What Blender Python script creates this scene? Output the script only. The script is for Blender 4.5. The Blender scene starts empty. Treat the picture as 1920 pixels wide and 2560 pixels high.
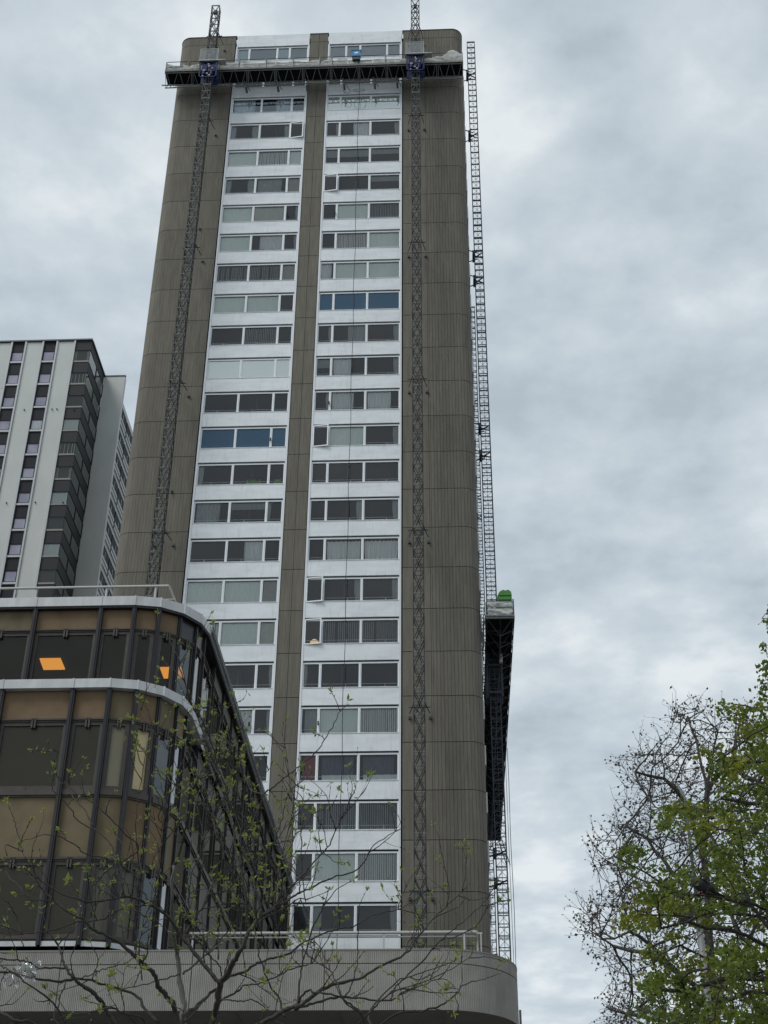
import bpy, math, random
import numpy as np
from mathutils import Vector, Matrix, Quaternion
from mathutils.noise import noise as mnoise

# ---------------------------------------------------------------- camera, sky, sun, exposure
SC = bpy.context.scene
YAW, PITCH, ROLL, FPX = .0528, .5712, .0096, 3550.0
_cy, _sy, _cp, _sp = math.cos(YAW), math.sin(YAW), math.cos(PITCH), math.sin(PITCH)
FWD = Vector((-_sy * _cp, _cy * _cp, _sp)); _r = Vector((_cy, _sy, 0)); _u = _r.cross(FWD)
RGT = _r * math.cos(ROLL) + _u * math.sin(ROLL); UPV = _u * math.cos(ROLL) - _r * math.sin(ROLL)
EYE = Vector((0, 0, 1.6))
cam = bpy.data.cameras.new('camera'); camo = bpy.data.objects.new('camera', cam)
SC.collection.objects.link(camo)
camo.matrix_world = Matrix(((RGT.x, UPV.x, -FWD.x, EYE.x), (RGT.y, UPV.y, -FWD.y, EYE.y), (RGT.z, UPV.z, -FWD.z, EYE.z), (0, 0, 0, 1)))
cam.sensor_fit = 'HORIZONTAL'; cam.sensor_width = 36; cam.lens = 36 * FPX / 1920
cam.clip_start = .1; cam.clip_end = 6000
SC.camera = camo
SUN_AZ, SUN_EL = math.radians(232), math.radians(54)      # azimuth from +Y clockwise
W = bpy.data.worlds.new('World'); SC.world = W; W.use_nodes = True
nt = W.node_tree; nt.nodes.clear()
def wn(t, **k):
    n = nt.nodes.new(t)
    for a, b in k.items(): setattr(n, a, b)
    return n
out = wn('ShaderNodeOutputWorld')
sky = wn('ShaderNodeTexSky', sky_type='NISHITA'); sky.sun_disc = False
sky.sun_elevation = SUN_EL; sky.sun_rotation = SUN_AZ
bg1 = wn('ShaderNodeBackground'); bg1.inputs[1].default_value = .08
nt.links.new(sky.outputs[0], bg1.inputs[0])
tc = wn('ShaderNodeTexCoord'); sep = wn('ShaderNodeSeparateXYZ'); nt.links.new(tc.outputs['Generated'], sep.inputs[0])
zz = wn('ShaderNodeMath', operation='MAXIMUM'); zz.inputs[1].default_value = .04; nt.links.new(sep.outputs[2], zz.inputs[0])
za = wn('ShaderNodeMath', operation='ADD'); za.inputs[1].default_value = .12; nt.links.new(zz.outputs[0], za.inputs[0])
dx = wn('ShaderNodeMath', operation='DIVIDE'); dy = wn('ShaderNodeMath', operation='DIVIDE')
nt.links.new(sep.outputs[0], dx.inputs[0]); nt.links.new(za.outputs[0], dx.inputs[1])
nt.links.new(sep.outputs[1], dy.inputs[0]); nt.links.new(za.outputs[0], dy.inputs[1])
cmb = wn('ShaderNodeCombineXYZ'); nt.links.new(dx.outputs[0], cmb.inputs[0]); nt.links.new(dy.outputs[0], cmb.inputs[1])
cmb.inputs[2].default_value = 3.7
n1 = wn('ShaderNodeTexNoise'); n1.inputs['Scale'].default_value = 3.2; n1.inputs['Detail'].default_value = 7; n1.inputs['Roughness'].default_value = .52; n1.inputs['Distortion'].default_value = .25
n2 = wn('ShaderNodeTexNoise'); n2.inputs['Scale'].default_value = 9; n2.inputs['Detail'].default_value = 9; n2.inputs['Roughness'].default_value = .55
nt.links.new(cmb.outputs[0], n1.inputs['Vector']); nt.links.new(cmb.outputs[0], n2.inputs['Vector'])
mx = wn('ShaderNodeMix', data_type='FLOAT'); mx.inputs[0].default_value = .5
nt.links.new(n1.outputs[0], mx.inputs[2]); nt.links.new(n2.outputs[0], mx.inputs[3])
rp = wn('ShaderNodeValToRGB'); nt.links.new(mx.outputs[0], rp.inputs[0])
e = rp.color_ramp.elements
e[0].position = .38; e[0].color = (.485, .555, .615, 1); e[1].position = .64; e[1].color = (.85, .905, .93, 1)
k = rp.color_ramp.elements.new(.46); k.color = (.575, .655, .715, 1)
k = rp.color_ramp.elements.new(.54); k.color = (.66, .735, .785, 1)
bg2 = wn('ShaderNodeBackground'); bg2.inputs[1].default_value = 1.0; nt.links.new(rp.outputs[0], bg2.inputs[0])
ms = wn('ShaderNodeMixShader'); ms.inputs[0].default_value = .9
nt.links.new(bg1.outputs[0], ms.inputs[1]); nt.links.new(bg2.outputs[0], ms.inputs[2]); nt.links.new(ms.outputs[0], out.inputs[0])
sl = bpy.data.lights.new('sun', 'SUN'); sl.energy = 2.0; sl.angle = math.radians(24); sl.color = (1, .985, .95)
so = bpy.data.objects.new('sun', sl); SC.collection.objects.link(so)
sd = Vector((math.sin(SUN_AZ) * math.cos(SUN_EL), math.cos(SUN_AZ) * math.cos(SUN_EL), math.sin(SUN_EL)))
so.rotation_euler = sd.to_track_quat('Z', 'Y').to_euler(); so.location = (0, -30, 60)
SC.view_settings.view_transform = 'Standard'; SC.view_settings.look = 'None'
SC.view_settings.exposure = 0; SC.view_settings.gamma = 1
SC.render.engine = 'CYCLES'

# ---------------------------------------------------------------- helpers
def at(x, y, Y):
    d = FWD + RGT * ((x - 960) / FPX) - UPV * ((y - 1280) / FPX)
    return EYE + d * ((Y - EYE.y) / d.y)
class MB:
    def __init__(s): s.v = []; s.f = []; s.m = []; s.cur = 0
    def add(s, vs, fs):
        o = len(s.v); s.v += [tuple(p) for p in vs]
        s.f += [tuple(i + o for i in f) for f in fs]; s.m += [s.cur] * len(fs); return s
    def box(s, x0, x1, y0, y1, z0, z1):
        return s.add([(x0, y0, z0), (x1, y0, z0), (x1, y1, z0), (x0, y1, z0), (x0, y0, z1), (x1, y0, z1), (x1, y1, z1), (x0, y1, z1)],
                     [(0, 3, 2, 1), (4, 5, 6, 7), (0, 1, 5, 4), (1, 2, 6, 5), (2, 3, 7, 6), (3, 0, 4, 7)])
    def quad(s, a, b, c, d): return s.add([a, b, c, d], [(0, 1, 2, 3)])
    def tube(s, a, b, r, r2=None, n=4, cap=True):
        a = Vector(a); b = Vector(b); d = b - a
        if d.length < 1e-6: return s
        r2 = r if r2 is None else r2
        q = d.to_track_quat('Z', 'Y'); vs = []
        for c, rr in ((a, r), (b, r2)):
            for i in range(n):
                t = 2 * math.pi * (i + .5) / n
                vs.append(c + q @ Vector((math.cos(t) * rr, math.sin(t) * rr, 0)))
        fs = [(i, (i + 1) % n, n + (i + 1) % n, n + i) for i in range(n)]
        if cap: fs += [tuple(range(n - 1, -1, -1)), tuple(range(n, 2 * n))]
        return s.add(vs, fs)
    def path(s, pts, rs, n=6):
        pts = [Vector(p) for p in pts]; o = len(s.v); N = len(pts)
        if not hasattr(rs, '__len__'): rs = [rs] * N
        q = None
        for i, p in enumerate(pts):
            d = (pts[min(i + 1, N - 1)] - pts[max(i - 1, 0)])
            if d.length < 1e-9: d = Vector((0, 0, 1))
            d.normalize()
            q = d.to_track_quat('Z', 'Y') if q is None else (q @ Vector((0, 0, 1))).rotation_difference(d) @ q
            for j in range(n):
                t = 2 * math.pi * j / n; s.v.append(tuple(p + q @ Vector((math.cos(t) * rs[i], math.sin(t) * rs[i], 0))))
        fs = [(o + i * n + j, o + i * n + (j + 1) % n, o + (i + 1) * n + (j + 1) % n, o + (i + 1) * n + j) for i in range(N - 1) for j in range(n)]
        fs += [tuple(o + j for j in range(n - 1, -1, -1)), tuple(o + (N - 1) * n + j for j in range(n))]
        s.f += fs; s.m += [s.cur] * len(fs); return s
    def wall(s, plan, z0, z1, closed=False):
        n = len(plan); vs = [(p[0], p[1], z0) for p in plan] + [(p[0], p[1], z1) for p in plan]
        return s.add(vs, [(i, (i + 1) % n, n + (i + 1) % n, n + i) for i in range(n if closed else n - 1)])
    def build(s, name, mats, parent=None, smooth=False):
        me = bpy.data.meshes.new(name); me.from_pydata(s.v, [], s.f)
        mats = mats if isinstance(mats, (list, tuple)) else [mats]
        for m in mats: me.materials.append(m)
        if len(mats) > 1: me.polygons.foreach_set('material_index', s.m)
        if smooth: me.polygons.foreach_set('use_smooth', [True] * len(me.polygons))
        me.update(); ob = bpy.data.objects.new(name, me); SC.collection.objects.link(ob)
        if parent is not None:
            ob.parent = parent
            w = parent.location.copy()
            if parent.parent: w += parent.parent.location
            if w.length: me.transform(Matrix.Translation(-w))
        return ob
def thing(name, label, cat, loc=(0, 0, 0), group=None):
    o = bpy.data.objects.new(name, None); SC.collection.objects.link(o); o.location = loc; o.empty_display_size = .3
    return tag(o, label, cat, group)
def tag(o, label=None, cat=None, group=None, kind=None):
    if label: o['label'] = label
    if cat: o['category'] = cat
    if group: o['group'] = group
    if kind: o['kind'] = kind
    return o
def mat(name, col, rough=.7, metal=0, col2=None, scale=4., stretch=(1, 1, 1), lo=.35, hi=.65, bump=0, bscale=40, spec=.5, detail=5, third=None, trans=0):
    m = bpy.data.materials.new(name); m.use_nodes = True; t = m.node_tree; b = t.nodes['Principled BSDF']
    b.inputs['Base Color'].default_value = (*col, 1); b.inputs['Roughness'].default_value = rough; b.inputs['Metallic'].default_value = metal
    b.inputs['Specular IOR Level'].default_value = spec
    if col2 or bump or third:
        tc = t.nodes.new('ShaderNodeTexCoord'); mp = t.nodes.new('ShaderNodeMapping'); mp.inputs['Scale'].default_value = stretch
        t.links.new(tc.outputs['Object'], mp.inputs[0])
    if col2:
        n = t.nodes.new('ShaderNodeTexNoise'); n.inputs['Scale'].default_value = scale; n.inputs['Detail'].default_value = detail; n.inputs['Roughness'].default_value = .6
        t.links.new(mp.outputs[0], n.inputs['Vector']); r = t.nodes.new('ShaderNodeValToRGB'); t.links.new(n.outputs[0], r.inputs[0])
        r.color_ramp.elements[0].position = lo; r.color_ramp.elements[1].position = hi
        r.color_ramp.elements[0].color = (*col, 1); r.color_ramp.elements[1].color = (*col2, 1)
        src = r.outputs[0]
        if third:   # (colour, scale, stretch, lo, hi, amount)
            mp2 = t.nodes.new('ShaderNodeMapping'); mp2.inputs['Scale'].default_value = third[2]; t.links.new(tc.outputs['Object'], mp2.inputs[0])
            n3 = t.nodes.new('ShaderNodeTexNoise'); n3.inputs['Scale'].default_value = third[1]; n3.inputs['Detail'].default_value = 6; t.links.new(mp2.outputs[0], n3.inputs['Vector'])
            mr = t.nodes.new('ShaderNodeMapRange'); mr.inputs[1].default_value = third[3]; mr.inputs[2].default_value = third[4]; mr.inputs[4].default_value = third[5]
            t.links.new(n3.outputs[0], mr.inputs[0]); mm = t.nodes.new('ShaderNodeMix'); mm.data_type = 'RGBA'
            t.links.new(mr.outputs[0], mm.inputs[0]); t.links.new(src, mm.inputs[6]); mm.inputs[7].default_value = (*third[0], 1); src = mm.outputs[2]
        t.links.new(src, b.inputs['Base Color'])
    if bump:
        n4 = t.nodes.new('ShaderNodeTexNoise'); n4.inputs['Scale'].default_value = bscale; n4.inputs['Detail'].default_value = 4; t.links.new(mp.outputs[0], n4.inputs['Vector'])
        bp = t.nodes.new('ShaderNodeBump'); bp.inputs['Strength'].default_value = bump; bp.inputs['Distance'].default_value = .02
        t.links.new(n4.outputs[0], bp.inputs['Height']); t.links.new(bp.outputs[0], b.inputs['Normal'])
    if trans:
        tr = t.nodes.new('ShaderNodeBsdfTranslucent'); tr.inputs[0].default_value = (*[min(1, c * 1.9) for c in (col2 or col)], 1)
        mxs = t.nodes.new('ShaderNodeMixShader'); mxs.inputs[0].default_value = trans
        t.links.new(b.outputs[0], mxs.inputs[1]); t.links.new(tr.outputs[0], mxs.inputs[2]); t.links.new(mxs.outputs[0], t.nodes['Material Output'].inputs[0])
    return m
def panel_tone(m, x0, dx, z0, dz, amt):
    t = m.node_tree; b = t.nodes['Principled BSDF']; src = b.inputs['Base Color'].links[0].from_socket
    tc = t.nodes.new('ShaderNodeTexCoord'); sp = t.nodes.new('ShaderNodeSeparateXYZ'); t.links.new(tc.outputs['Object'], sp.inputs[0]); cb = t.nodes.new('ShaderNodeCombineXYZ')
    for k, (o, d) in ((0, (x0, dx)), (2, (z0, dz))):
        a = t.nodes.new('ShaderNodeMath'); a.operation = 'SUBTRACT'; a.inputs[1].default_value = o; c = t.nodes.new('ShaderNodeMath'); c.operation = 'DIVIDE'; c.inputs[1].default_value = d
        f = t.nodes.new('ShaderNodeMath'); f.operation = 'FLOOR'; t.links.new(sp.outputs[k], a.inputs[0]); t.links.new(a.outputs[0], c.inputs[0]); t.links.new(c.outputs[0], f.inputs[0]); t.links.new(f.outputs[0], cb.inputs[k])
    w = t.nodes.new('ShaderNodeTexWhiteNoise'); w.noise_dimensions = '3D'; t.links.new(cb.outputs[0], w.inputs[0]); r = t.nodes.new('ShaderNodeMapRange'); r.inputs[3].default_value = 1 - amt; r.inputs[4].default_value = 1 + amt
    t.links.new(w.outputs[0], r.inputs[0]); mm = t.nodes.new('ShaderNodeVectorMath'); mm.operation = 'SCALE'; t.links.new(src, mm.inputs[0]); t.links.new(r.outputs[0], mm.inputs['Scale']); t.links.new(mm.outputs[0], b.inputs['Base Color'])
def glass(name, tint, ior=1.55, gl=(1, 1, 1), wav=0, haze=None):
    m = bpy.data.materials.new(name); m.use_nodes = True; t = m.node_tree; t.nodes.remove(t.nodes['Principled BSDF'])
    tr = t.nodes.new('ShaderNodeBsdfTransparent'); tr.inputs[0].default_value = (*tint, 1)
    g = t.nodes.new('ShaderNodeBsdfGlossy'); g.inputs[0].default_value = (*gl, 1); g.inputs['Roughness'].default_value = .015
    fr = t.nodes.new('ShaderNodeFresnel'); fr.inputs[0].default_value = ior
    if wav:
        tc = t.nodes.new('ShaderNodeTexCoord'); n = t.nodes.new('ShaderNodeTexNoise'); n.inputs['Scale'].default_value = 1.1; n.inputs['Detail'].default_value = 1
        bp = t.nodes.new('ShaderNodeBump'); bp.inputs['Strength'].default_value = wav; bp.inputs['Distance'].default_value = .02
        t.links.new(tc.outputs['Object'], n.inputs['Vector']); t.links.new(n.outputs[0], bp.inputs['Height']); t.links.new(bp.outputs[0], g.inputs['Normal'])
    a = tr.outputs[0]
    if haze:
        df = t.nodes.new('ShaderNodeBsdfDiffuse'); df.inputs[0].default_value = (*haze[0], 1); m2 = t.nodes.new('ShaderNodeMixShader'); m2.inputs[0].default_value = haze[1]
        t.links.new(a, m2.inputs[1]); t.links.new(df.outputs[0], m2.inputs[2]); a = m2.outputs[0]
    ms = t.nodes.new('ShaderNodeMixShader'); t.links.new(fr.outputs[0], ms.inputs[0]); t.links.new(a, ms.inputs[1]); t.links.new(g.outputs[0], ms.inputs[2])
    t.links.new(ms.outputs[0], t.nodes['Material Output'].inputs[0]); return m

M = {}
M['concrete'] = mat('ribbed_concrete', (.120, .109, .087), .9, col2=(.170, .157, .130), scale=1.6, stretch=(3, 3, .35), lo=.3, hi=.72, bump=.5, bscale=9,
                    third=((.215, .21, .19), 5, (5, 5, .25), .6, .78, .55))
panel_tone(M['concrete'], -30.1, 5.95, 83.735, 2.8, .075)
M['joint'] = mat('joint_shadow_gap', (.03, .03, .028), .95)
M['spandrel'] = mat('white_render', (.745, .785, .80), .75, col2=(.65, .685, .70), scale=1.5, stretch=(.5, 1, 1.6), lo=.42, hi=.7, third=((.47, .48, .48), 2.0, (2.6, 1, .45), .54, .8, .42), bump=.3, bscale=25)
M['frame'] = mat('white_window_frame', (.74, .77, .79), .45)
M['trim'] = mat('white_edge_trim', (.66, .69, .71), .5)
M['glass'] = glass('window_glass', (.98, .99, .985), 1.54, haze=((.15, .165, .18), .12))
M['glass_blue'] = glass('blue_film_glass', (.35, .44, .52), 1.7, (.5, .68, .85), haze=((.075, .14, .215), .5))
M['glass_mirror'] = glass('mirror_film_glass', (.8, .84, .84), 4.6, (.93, 1, .98), haze=((.6, .66, .64), .5))
M['glass_mid'] = glass('reflective_glass', (.85, .89, .92), 2.3, (.85, .93, 1))
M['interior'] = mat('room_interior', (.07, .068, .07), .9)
M['cur_white'] = mat('white_curtain', (.92, .95, .94), .9, col2=(.84, .88, .87), scale=5, stretch=(6, 1, .4), trans=.12)
M['cur_sheer'] = mat('pale_green_blind', (.86, .92, .88), .9, col2=(.78, .85, .81), scale=8, stretch=(8, 1, .3))
M['cur_beige'] = mat('beige_blind', (.62, .62, .57), .9, col2=(.54, .55, .50), scale=5)
M['cur_grey'] = mat('grey_curtain', (.48, .52, .52), .9, col2=(.33, .36, .37), scale=6, stretch=(7, 1, .4))
M['cur_red'] = mat('red_curtain', (.30, .03, .04), .9)
M['cur_blue'] = mat('slate_blue_curtain', (.08, .11, .15), .9, col2=(.14, .18, .23), scale=4, stretch=(6, 1, .4))
M['plant'] = mat('potted_plant_leaf', (.10, .16, .08), .8)
def emit(name, col, s):
    m = bpy.data.materials.new(name); m.use_nodes = True; b = m.node_tree.nodes['Principled BSDF']
    b.inputs['Base Color'].default_value = (.8, .6, .3, 1); b.inputs['Emission Color'].default_value = (*col, 1); b.inputs['Emission Strength'].default_value = s; return m
M['lamp_on'] = emit('warm_ceiling_panel', (1, .42, .07), 1.15)
M['bulb'] = emit('warm_room_lamp', (1, .62, .25), .7)
M['steel'] = mat('galvanised_steel', (.15, .16, .16), .6, .1, col2=(.09, .10, .10), scale=6)
M['mast'] = mat('weathered_mast_steel', (.035, .040, .042), .65, .1, col2=(.010, .012, .014), scale=2.2, lo=.42, hi=.58)
M['steel_dark'] = mat('dark_blue_grey_steel', (.030, .038, .050), .6, .1, col2=(.055, .063, .075), scale=5)
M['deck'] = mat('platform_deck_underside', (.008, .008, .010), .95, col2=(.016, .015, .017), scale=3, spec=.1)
M['blue'] = mat('blue_drive_housing', (.004, .010, .060), .6, col2=(.010, .018, .085), scale=3, spec=.2)
M['tarp'] = mat('dusty_white_tarpaulin', (.52, .53, .50), .8, col2=(.36, .37, .35), scale=1.8, stretch=(1, 1, 1.6), bump=.9, bscale=3, trans=.15)
M['cable'] = mat('black_cable', (.02, .02, .022), .7)

# ---------------------------------------------------------------- ground
g = MB(); g.quad((-600, -300, 0), (600, -300, 0), (600, 1200, 0), (-600, 1200, 0))
tag(g.build('ground', mat('asphalt', (.06, .06, .062), .95, col2=(.09, .09, .09), scale=.4)), kind='structure')
pv = MB(); pv.box(-60, 60, 8, 38, .004, .12); 
tag(pv.build('pavement', mat('grey_paving', (.2, .2, .19), .9, col2=(.26, .26, .25), scale=1.2)), kind='structure')

# ---------------------------------------------------------------- concrete apartment tower
FY = 72.86; H = 2.8; XL, XA, XB, XC, XD, XR = -20.19, -15.71, -9.999, -8.519, -2.811, 1.833; TOPZ = 93.06; DEP = 36.0
zj = lambda n: 83.735 - 2.8 * n
tower = thing('apartment_tower', 'tall ribbed brown concrete apartment tower with white spandrel bands and two scaffold masts', 'tower', (0, 0, 0))
def ribbed(plan, pitch=.2, gw=.03, gd=.03):
    """plan: list of points left to right; returns a finer profile with vertical grooves cut inward"""
    pts = [Vector((p[0], p[1], 0)) for p in plan]; out = []
    seg = [(pts[i + 1] - pts[i]).length for i in range(len(pts) - 1)]; L = sum(seg); n = max(1, round(L / pitch))
    def P(s):
        s = min(max(s, 0), L - 1e-6); i = 0
        while s > seg[i]: s -= seg[i]; i += 1
        d = (pts[i + 1] - pts[i]).normalized(); return pts[i] + d * s, Vector((d.y, -d.x, 0))
    for k in range(n):
        c = (k + .5) * L / n
        for o_, dep in ((-gw / 2 - .004, 0), (-gw / 2 + .004, gd), (gw / 2 - .004, gd), (gw / 2 + .004, 0)):
            p, nn = P(c + o_); q = p - nn * dep; out.append((q.x, q.y))
    a, _ = P(0); b, _ = P(L); return [(a.x, a.y)] + out + [(b.x, b.y)]
def arc(cx, cy, r, a0, a1, n): return [(cx + r * math.cos(math.radians(a0 + (a1 - a0) * i / n)), cy + r * math.sin(math.radians(a0 + (a1 - a0) * i / n))) for i in range(n + 1)]
RC = .8
left_plan = [(XL, FY + DEP)] + [(XL, FY + RC + .3)] + arc(XL + RC, FY + RC, RC, 180, 270, 8) + [(XA - .1, FY)]
right_plan = [(XD + .1, FY)] + arc(XR - RC, FY + RC, RC, 270, 360, 8) + [(XR, FY + RC + .5)]
pier_plan = [(XB + .06, FY), ((XB + XC) / 2, FY), (XC - .06, FY)]
def concrete(plan, pitch, gd, xs=None):
    mb = MB()
    for n in range(-4, 30):
        z1 = min(zj(n) - .018, TOPZ); z0 = zj(n + 1) + .018
        if n == 29: z0 = 0
        if z1 <= z0: continue
        prof = ribbed(plan, pitch, .022, gd)
        mb.wall(prof, z0, z1)
        inn = [(p[0], p[1] + .0) for p in prof]
        for zc, up in ((z0, False), (z1, True)):     # small returns of the panel edges
            o = len(mb.v); m = len(prof)
            mb.v += [(p[0], p[1], zc) for p in prof] + [(p[0] * 1 + (0.05 if p[0] < -15 else -.05 if p[0] > 0 else 0), p[1] + .09, zc) for p in prof]
            for i in range(m - 1):
                f = (o + i, o + i + 1, o + m + i + 1, o + m + i); mb.f.append(f if up else f[::-1]); mb.m.append(0)
    return mb
rw_plan = [(-1.05, FY)] + right_plan[1:]
concrete(left_plan[1:], .2, .010).build('wall', M['concrete'], tower)
concrete([(XD + .1, FY), (-2.0, FY), (-1.07, FY)], .26, .006).build('wall', M['concrete'], tower)
concrete(rw_plan, .205, .022).build('wall', M['concrete'], tower)
for a, b in ((XB + .06, (XB + XC) / 2 - .012), ((XB + XC) / 2 + .012, XC - .06)):
    concrete([(a, FY), (b, FY)], .18, .008).build('wall', M['concrete'], tower)
bk = MB()     # backing behind the panel joints + side and rear walls
bk.box(XL + .7, XA - .12, FY + .06, FY + .5, 0, TOPZ - .05); bk.box(XD + .12, XR - .7, FY + .06, FY + .5, 0, TOPZ - .05)
bk.box(XB + .08, XC - .08, FY + .06, FY + .5, 0, TOPZ - .05)
bk.wall([(XL + .06, FY + 1.3), *arc(XL + RC, FY + RC, RC - .07, 180, 270, 8)], 0, TOPZ - .05)
bk.wall([*arc(XR - RC, FY + RC, RC - .07, 270, 360, 8), (XR - .07, FY + 1.3)], 0, TOPZ - .05)
bk.build('joint_backing', M['joint'], tower)
sd_ = MB(); sd_.box(XR - .6, XR - .01, FY + 1.25, FY + DEP, 0, TOPZ - .1); sd_.box(XL + .01, XL + .6, FY + 1.05, FY + DEP, 0, TOPZ - .1)
sd_.box(XL + .6, XR - .6, FY + DEP - .4, FY + DEP, 0, TOPZ - .1)
sd_.build('side_wall', M['concrete'], tower)
rf = MB(); rf.box(XL + 1, XR - 1, FY + .6, FY + DEP - .5, TOPZ - .3, TOPZ - .12)
rf.build('roof', mat('roof_felt', (.1, .1, .1), .95), tower)
cp = MB()
o_pl = [(XL - .02, FY + 8)] + arc(XL + RC, FY + RC, RC + .03, 180, 270, 8) + [(XA - .02, FY - .03)]
def strip(mb, plan, w, z0, z1):
    ins = []
    for i, p in enumerate(plan):
        a = Vector(plan[max(i - 1, 0)]); b = Vector(plan[min(i + 1, len(plan) - 1)]); d = (b - a).normalized(); ins.append((p[0] - d.y * w, p[1] + d.x * w))
    o = len(mb.v); n = len(plan)
    mb.v += [(x, y, z0) for x, y in plan] + [(x, y, z1) for x, y in plan] + [(x, y, z1) for x, y in ins] + [(x, y, z0) for x, y in ins]
    for i in range(n - 1):
        for a in range(4):
            b = (a + 1) % 4; mb.f.append((o + a * n + i, o + a * n + i + 1, o + b * n + i + 1, o + b * n + i)); mb.m.append(mb.cur)
    for i, rev in ((0, 1), (n - 1, 0)):
        f = tuple(o + a * n + i for a in range(4)); mb.f.append(f if not rev else f[::-1]); mb.m.append(mb.cur)
strip(cp, o_pl, .35, TOPZ, TOPZ + .07)
strip(cp, [(XD + .02, FY - .03)] + arc(XR - RC, FY + RC, RC + .03, 270, 360, 8) + [(XR + .03, FY + 8)], .35, TOPZ, TOPZ + .07)
cp.box(XB - .0, XC + .0, FY - .03, FY + .3, TOPZ, TOPZ + .07)
cp.build('coping', mat('dark_coping', (.07, .068, .06), .8), tower)
# side bays glimpsed past the corner: alternating white spandrels and dark windows
for y0 in (74.8, 86.5):
    sb = MB()
    for n in range(-3, 27):
        sb.cur = 0; sb.box(XR, XR + .10, y0, y0 + 5.7, zj(n) - 3.38, zj(n) - 2.2)
        sb.cur = 1; sb.box(XR, XR + .04, y0 + .1, y0 + 5.6, zj(n) - 2.2, zj(n) - .58)
    sb.build('side_window_bay', [M['spandrel'], M['joint']], tower)
# window columns
LB = [(.015, .40), (.415, .80), (.815, .98)]; RB = [(.02, .185), (.20, .585), (.60, .985)]
L4 = [(.015, .17), (.195, .555), (.575, .725), (.745, .975)]; R4 = [(.02, .235), (.255, .425), (.445, .79), (.81, .98)]
LC = {-3: 'shsh', -2: 'ddd', -1: 'ccd', 0: 'EeO', 1: 'svs', 2: 'Ech', 3: 'sbd', 4: 'sce', 5: 'wwh', 6: 'ssd', 7: 'dwd', 8: 'ppp', 9: 'ddd', 10: 'BBB', 11: 'ePP', 12: 'ddd',
      13: 'dcd', 14: 'ssh', 15: 'vsb', 16: 'ded', 17: 'dce', 18: 'ddd'}
RCc = {-3: 'hhhh', -2: 'ddd', -1: 'ppp', 0: 'ece', 1: 'ttt', 2: 'Odt', 3: 'dsw', 4: 'dvs', 5: 'css', 6: 'BBB', 7: 'dce', 8: 'ddd', 9: 'ecc', 10: 'Ose', 11: 'ddd', 12: 'dee', 13: 'dkk',
       14: 'Oee', 15: 'Tww', 16: 'ddd', 17: 'csv', 18: 'rgg', 19: 'dww', 20: 'dsv', 21: 'dEe'}
rnd = random.Random(5)
def pleat(x0, x1, y, z0, z1, amp, wl, sway=0):
    mb = MB(); n = max(4, int((x1 - x0) / wl * 4)); m = 3 if sway else 1; ph = rnd.random() * 6
    for j in range(m + 1):
        for i in range(n + 1):
            s = i / n; zz = j / m
            x = x0 + (x1 - x0) * s + sway * math.sin(zz * 2.2) * (s - .5)
            mb.v.append((x, y + amp * math.sin(s * (x1 - x0) / wl * 6.283 + ph) + amp * .5 * mnoise(Vector((x * 3, zz, y))), z0 + (z1 - z0) * zz))
    for j in range(m):
        for i in range(n):
            a = j * (n + 1) + i; mb.f.append((a, a + 1, a + n + 2, a + n + 1)); mb.m.append(0)
    return mb
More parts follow.
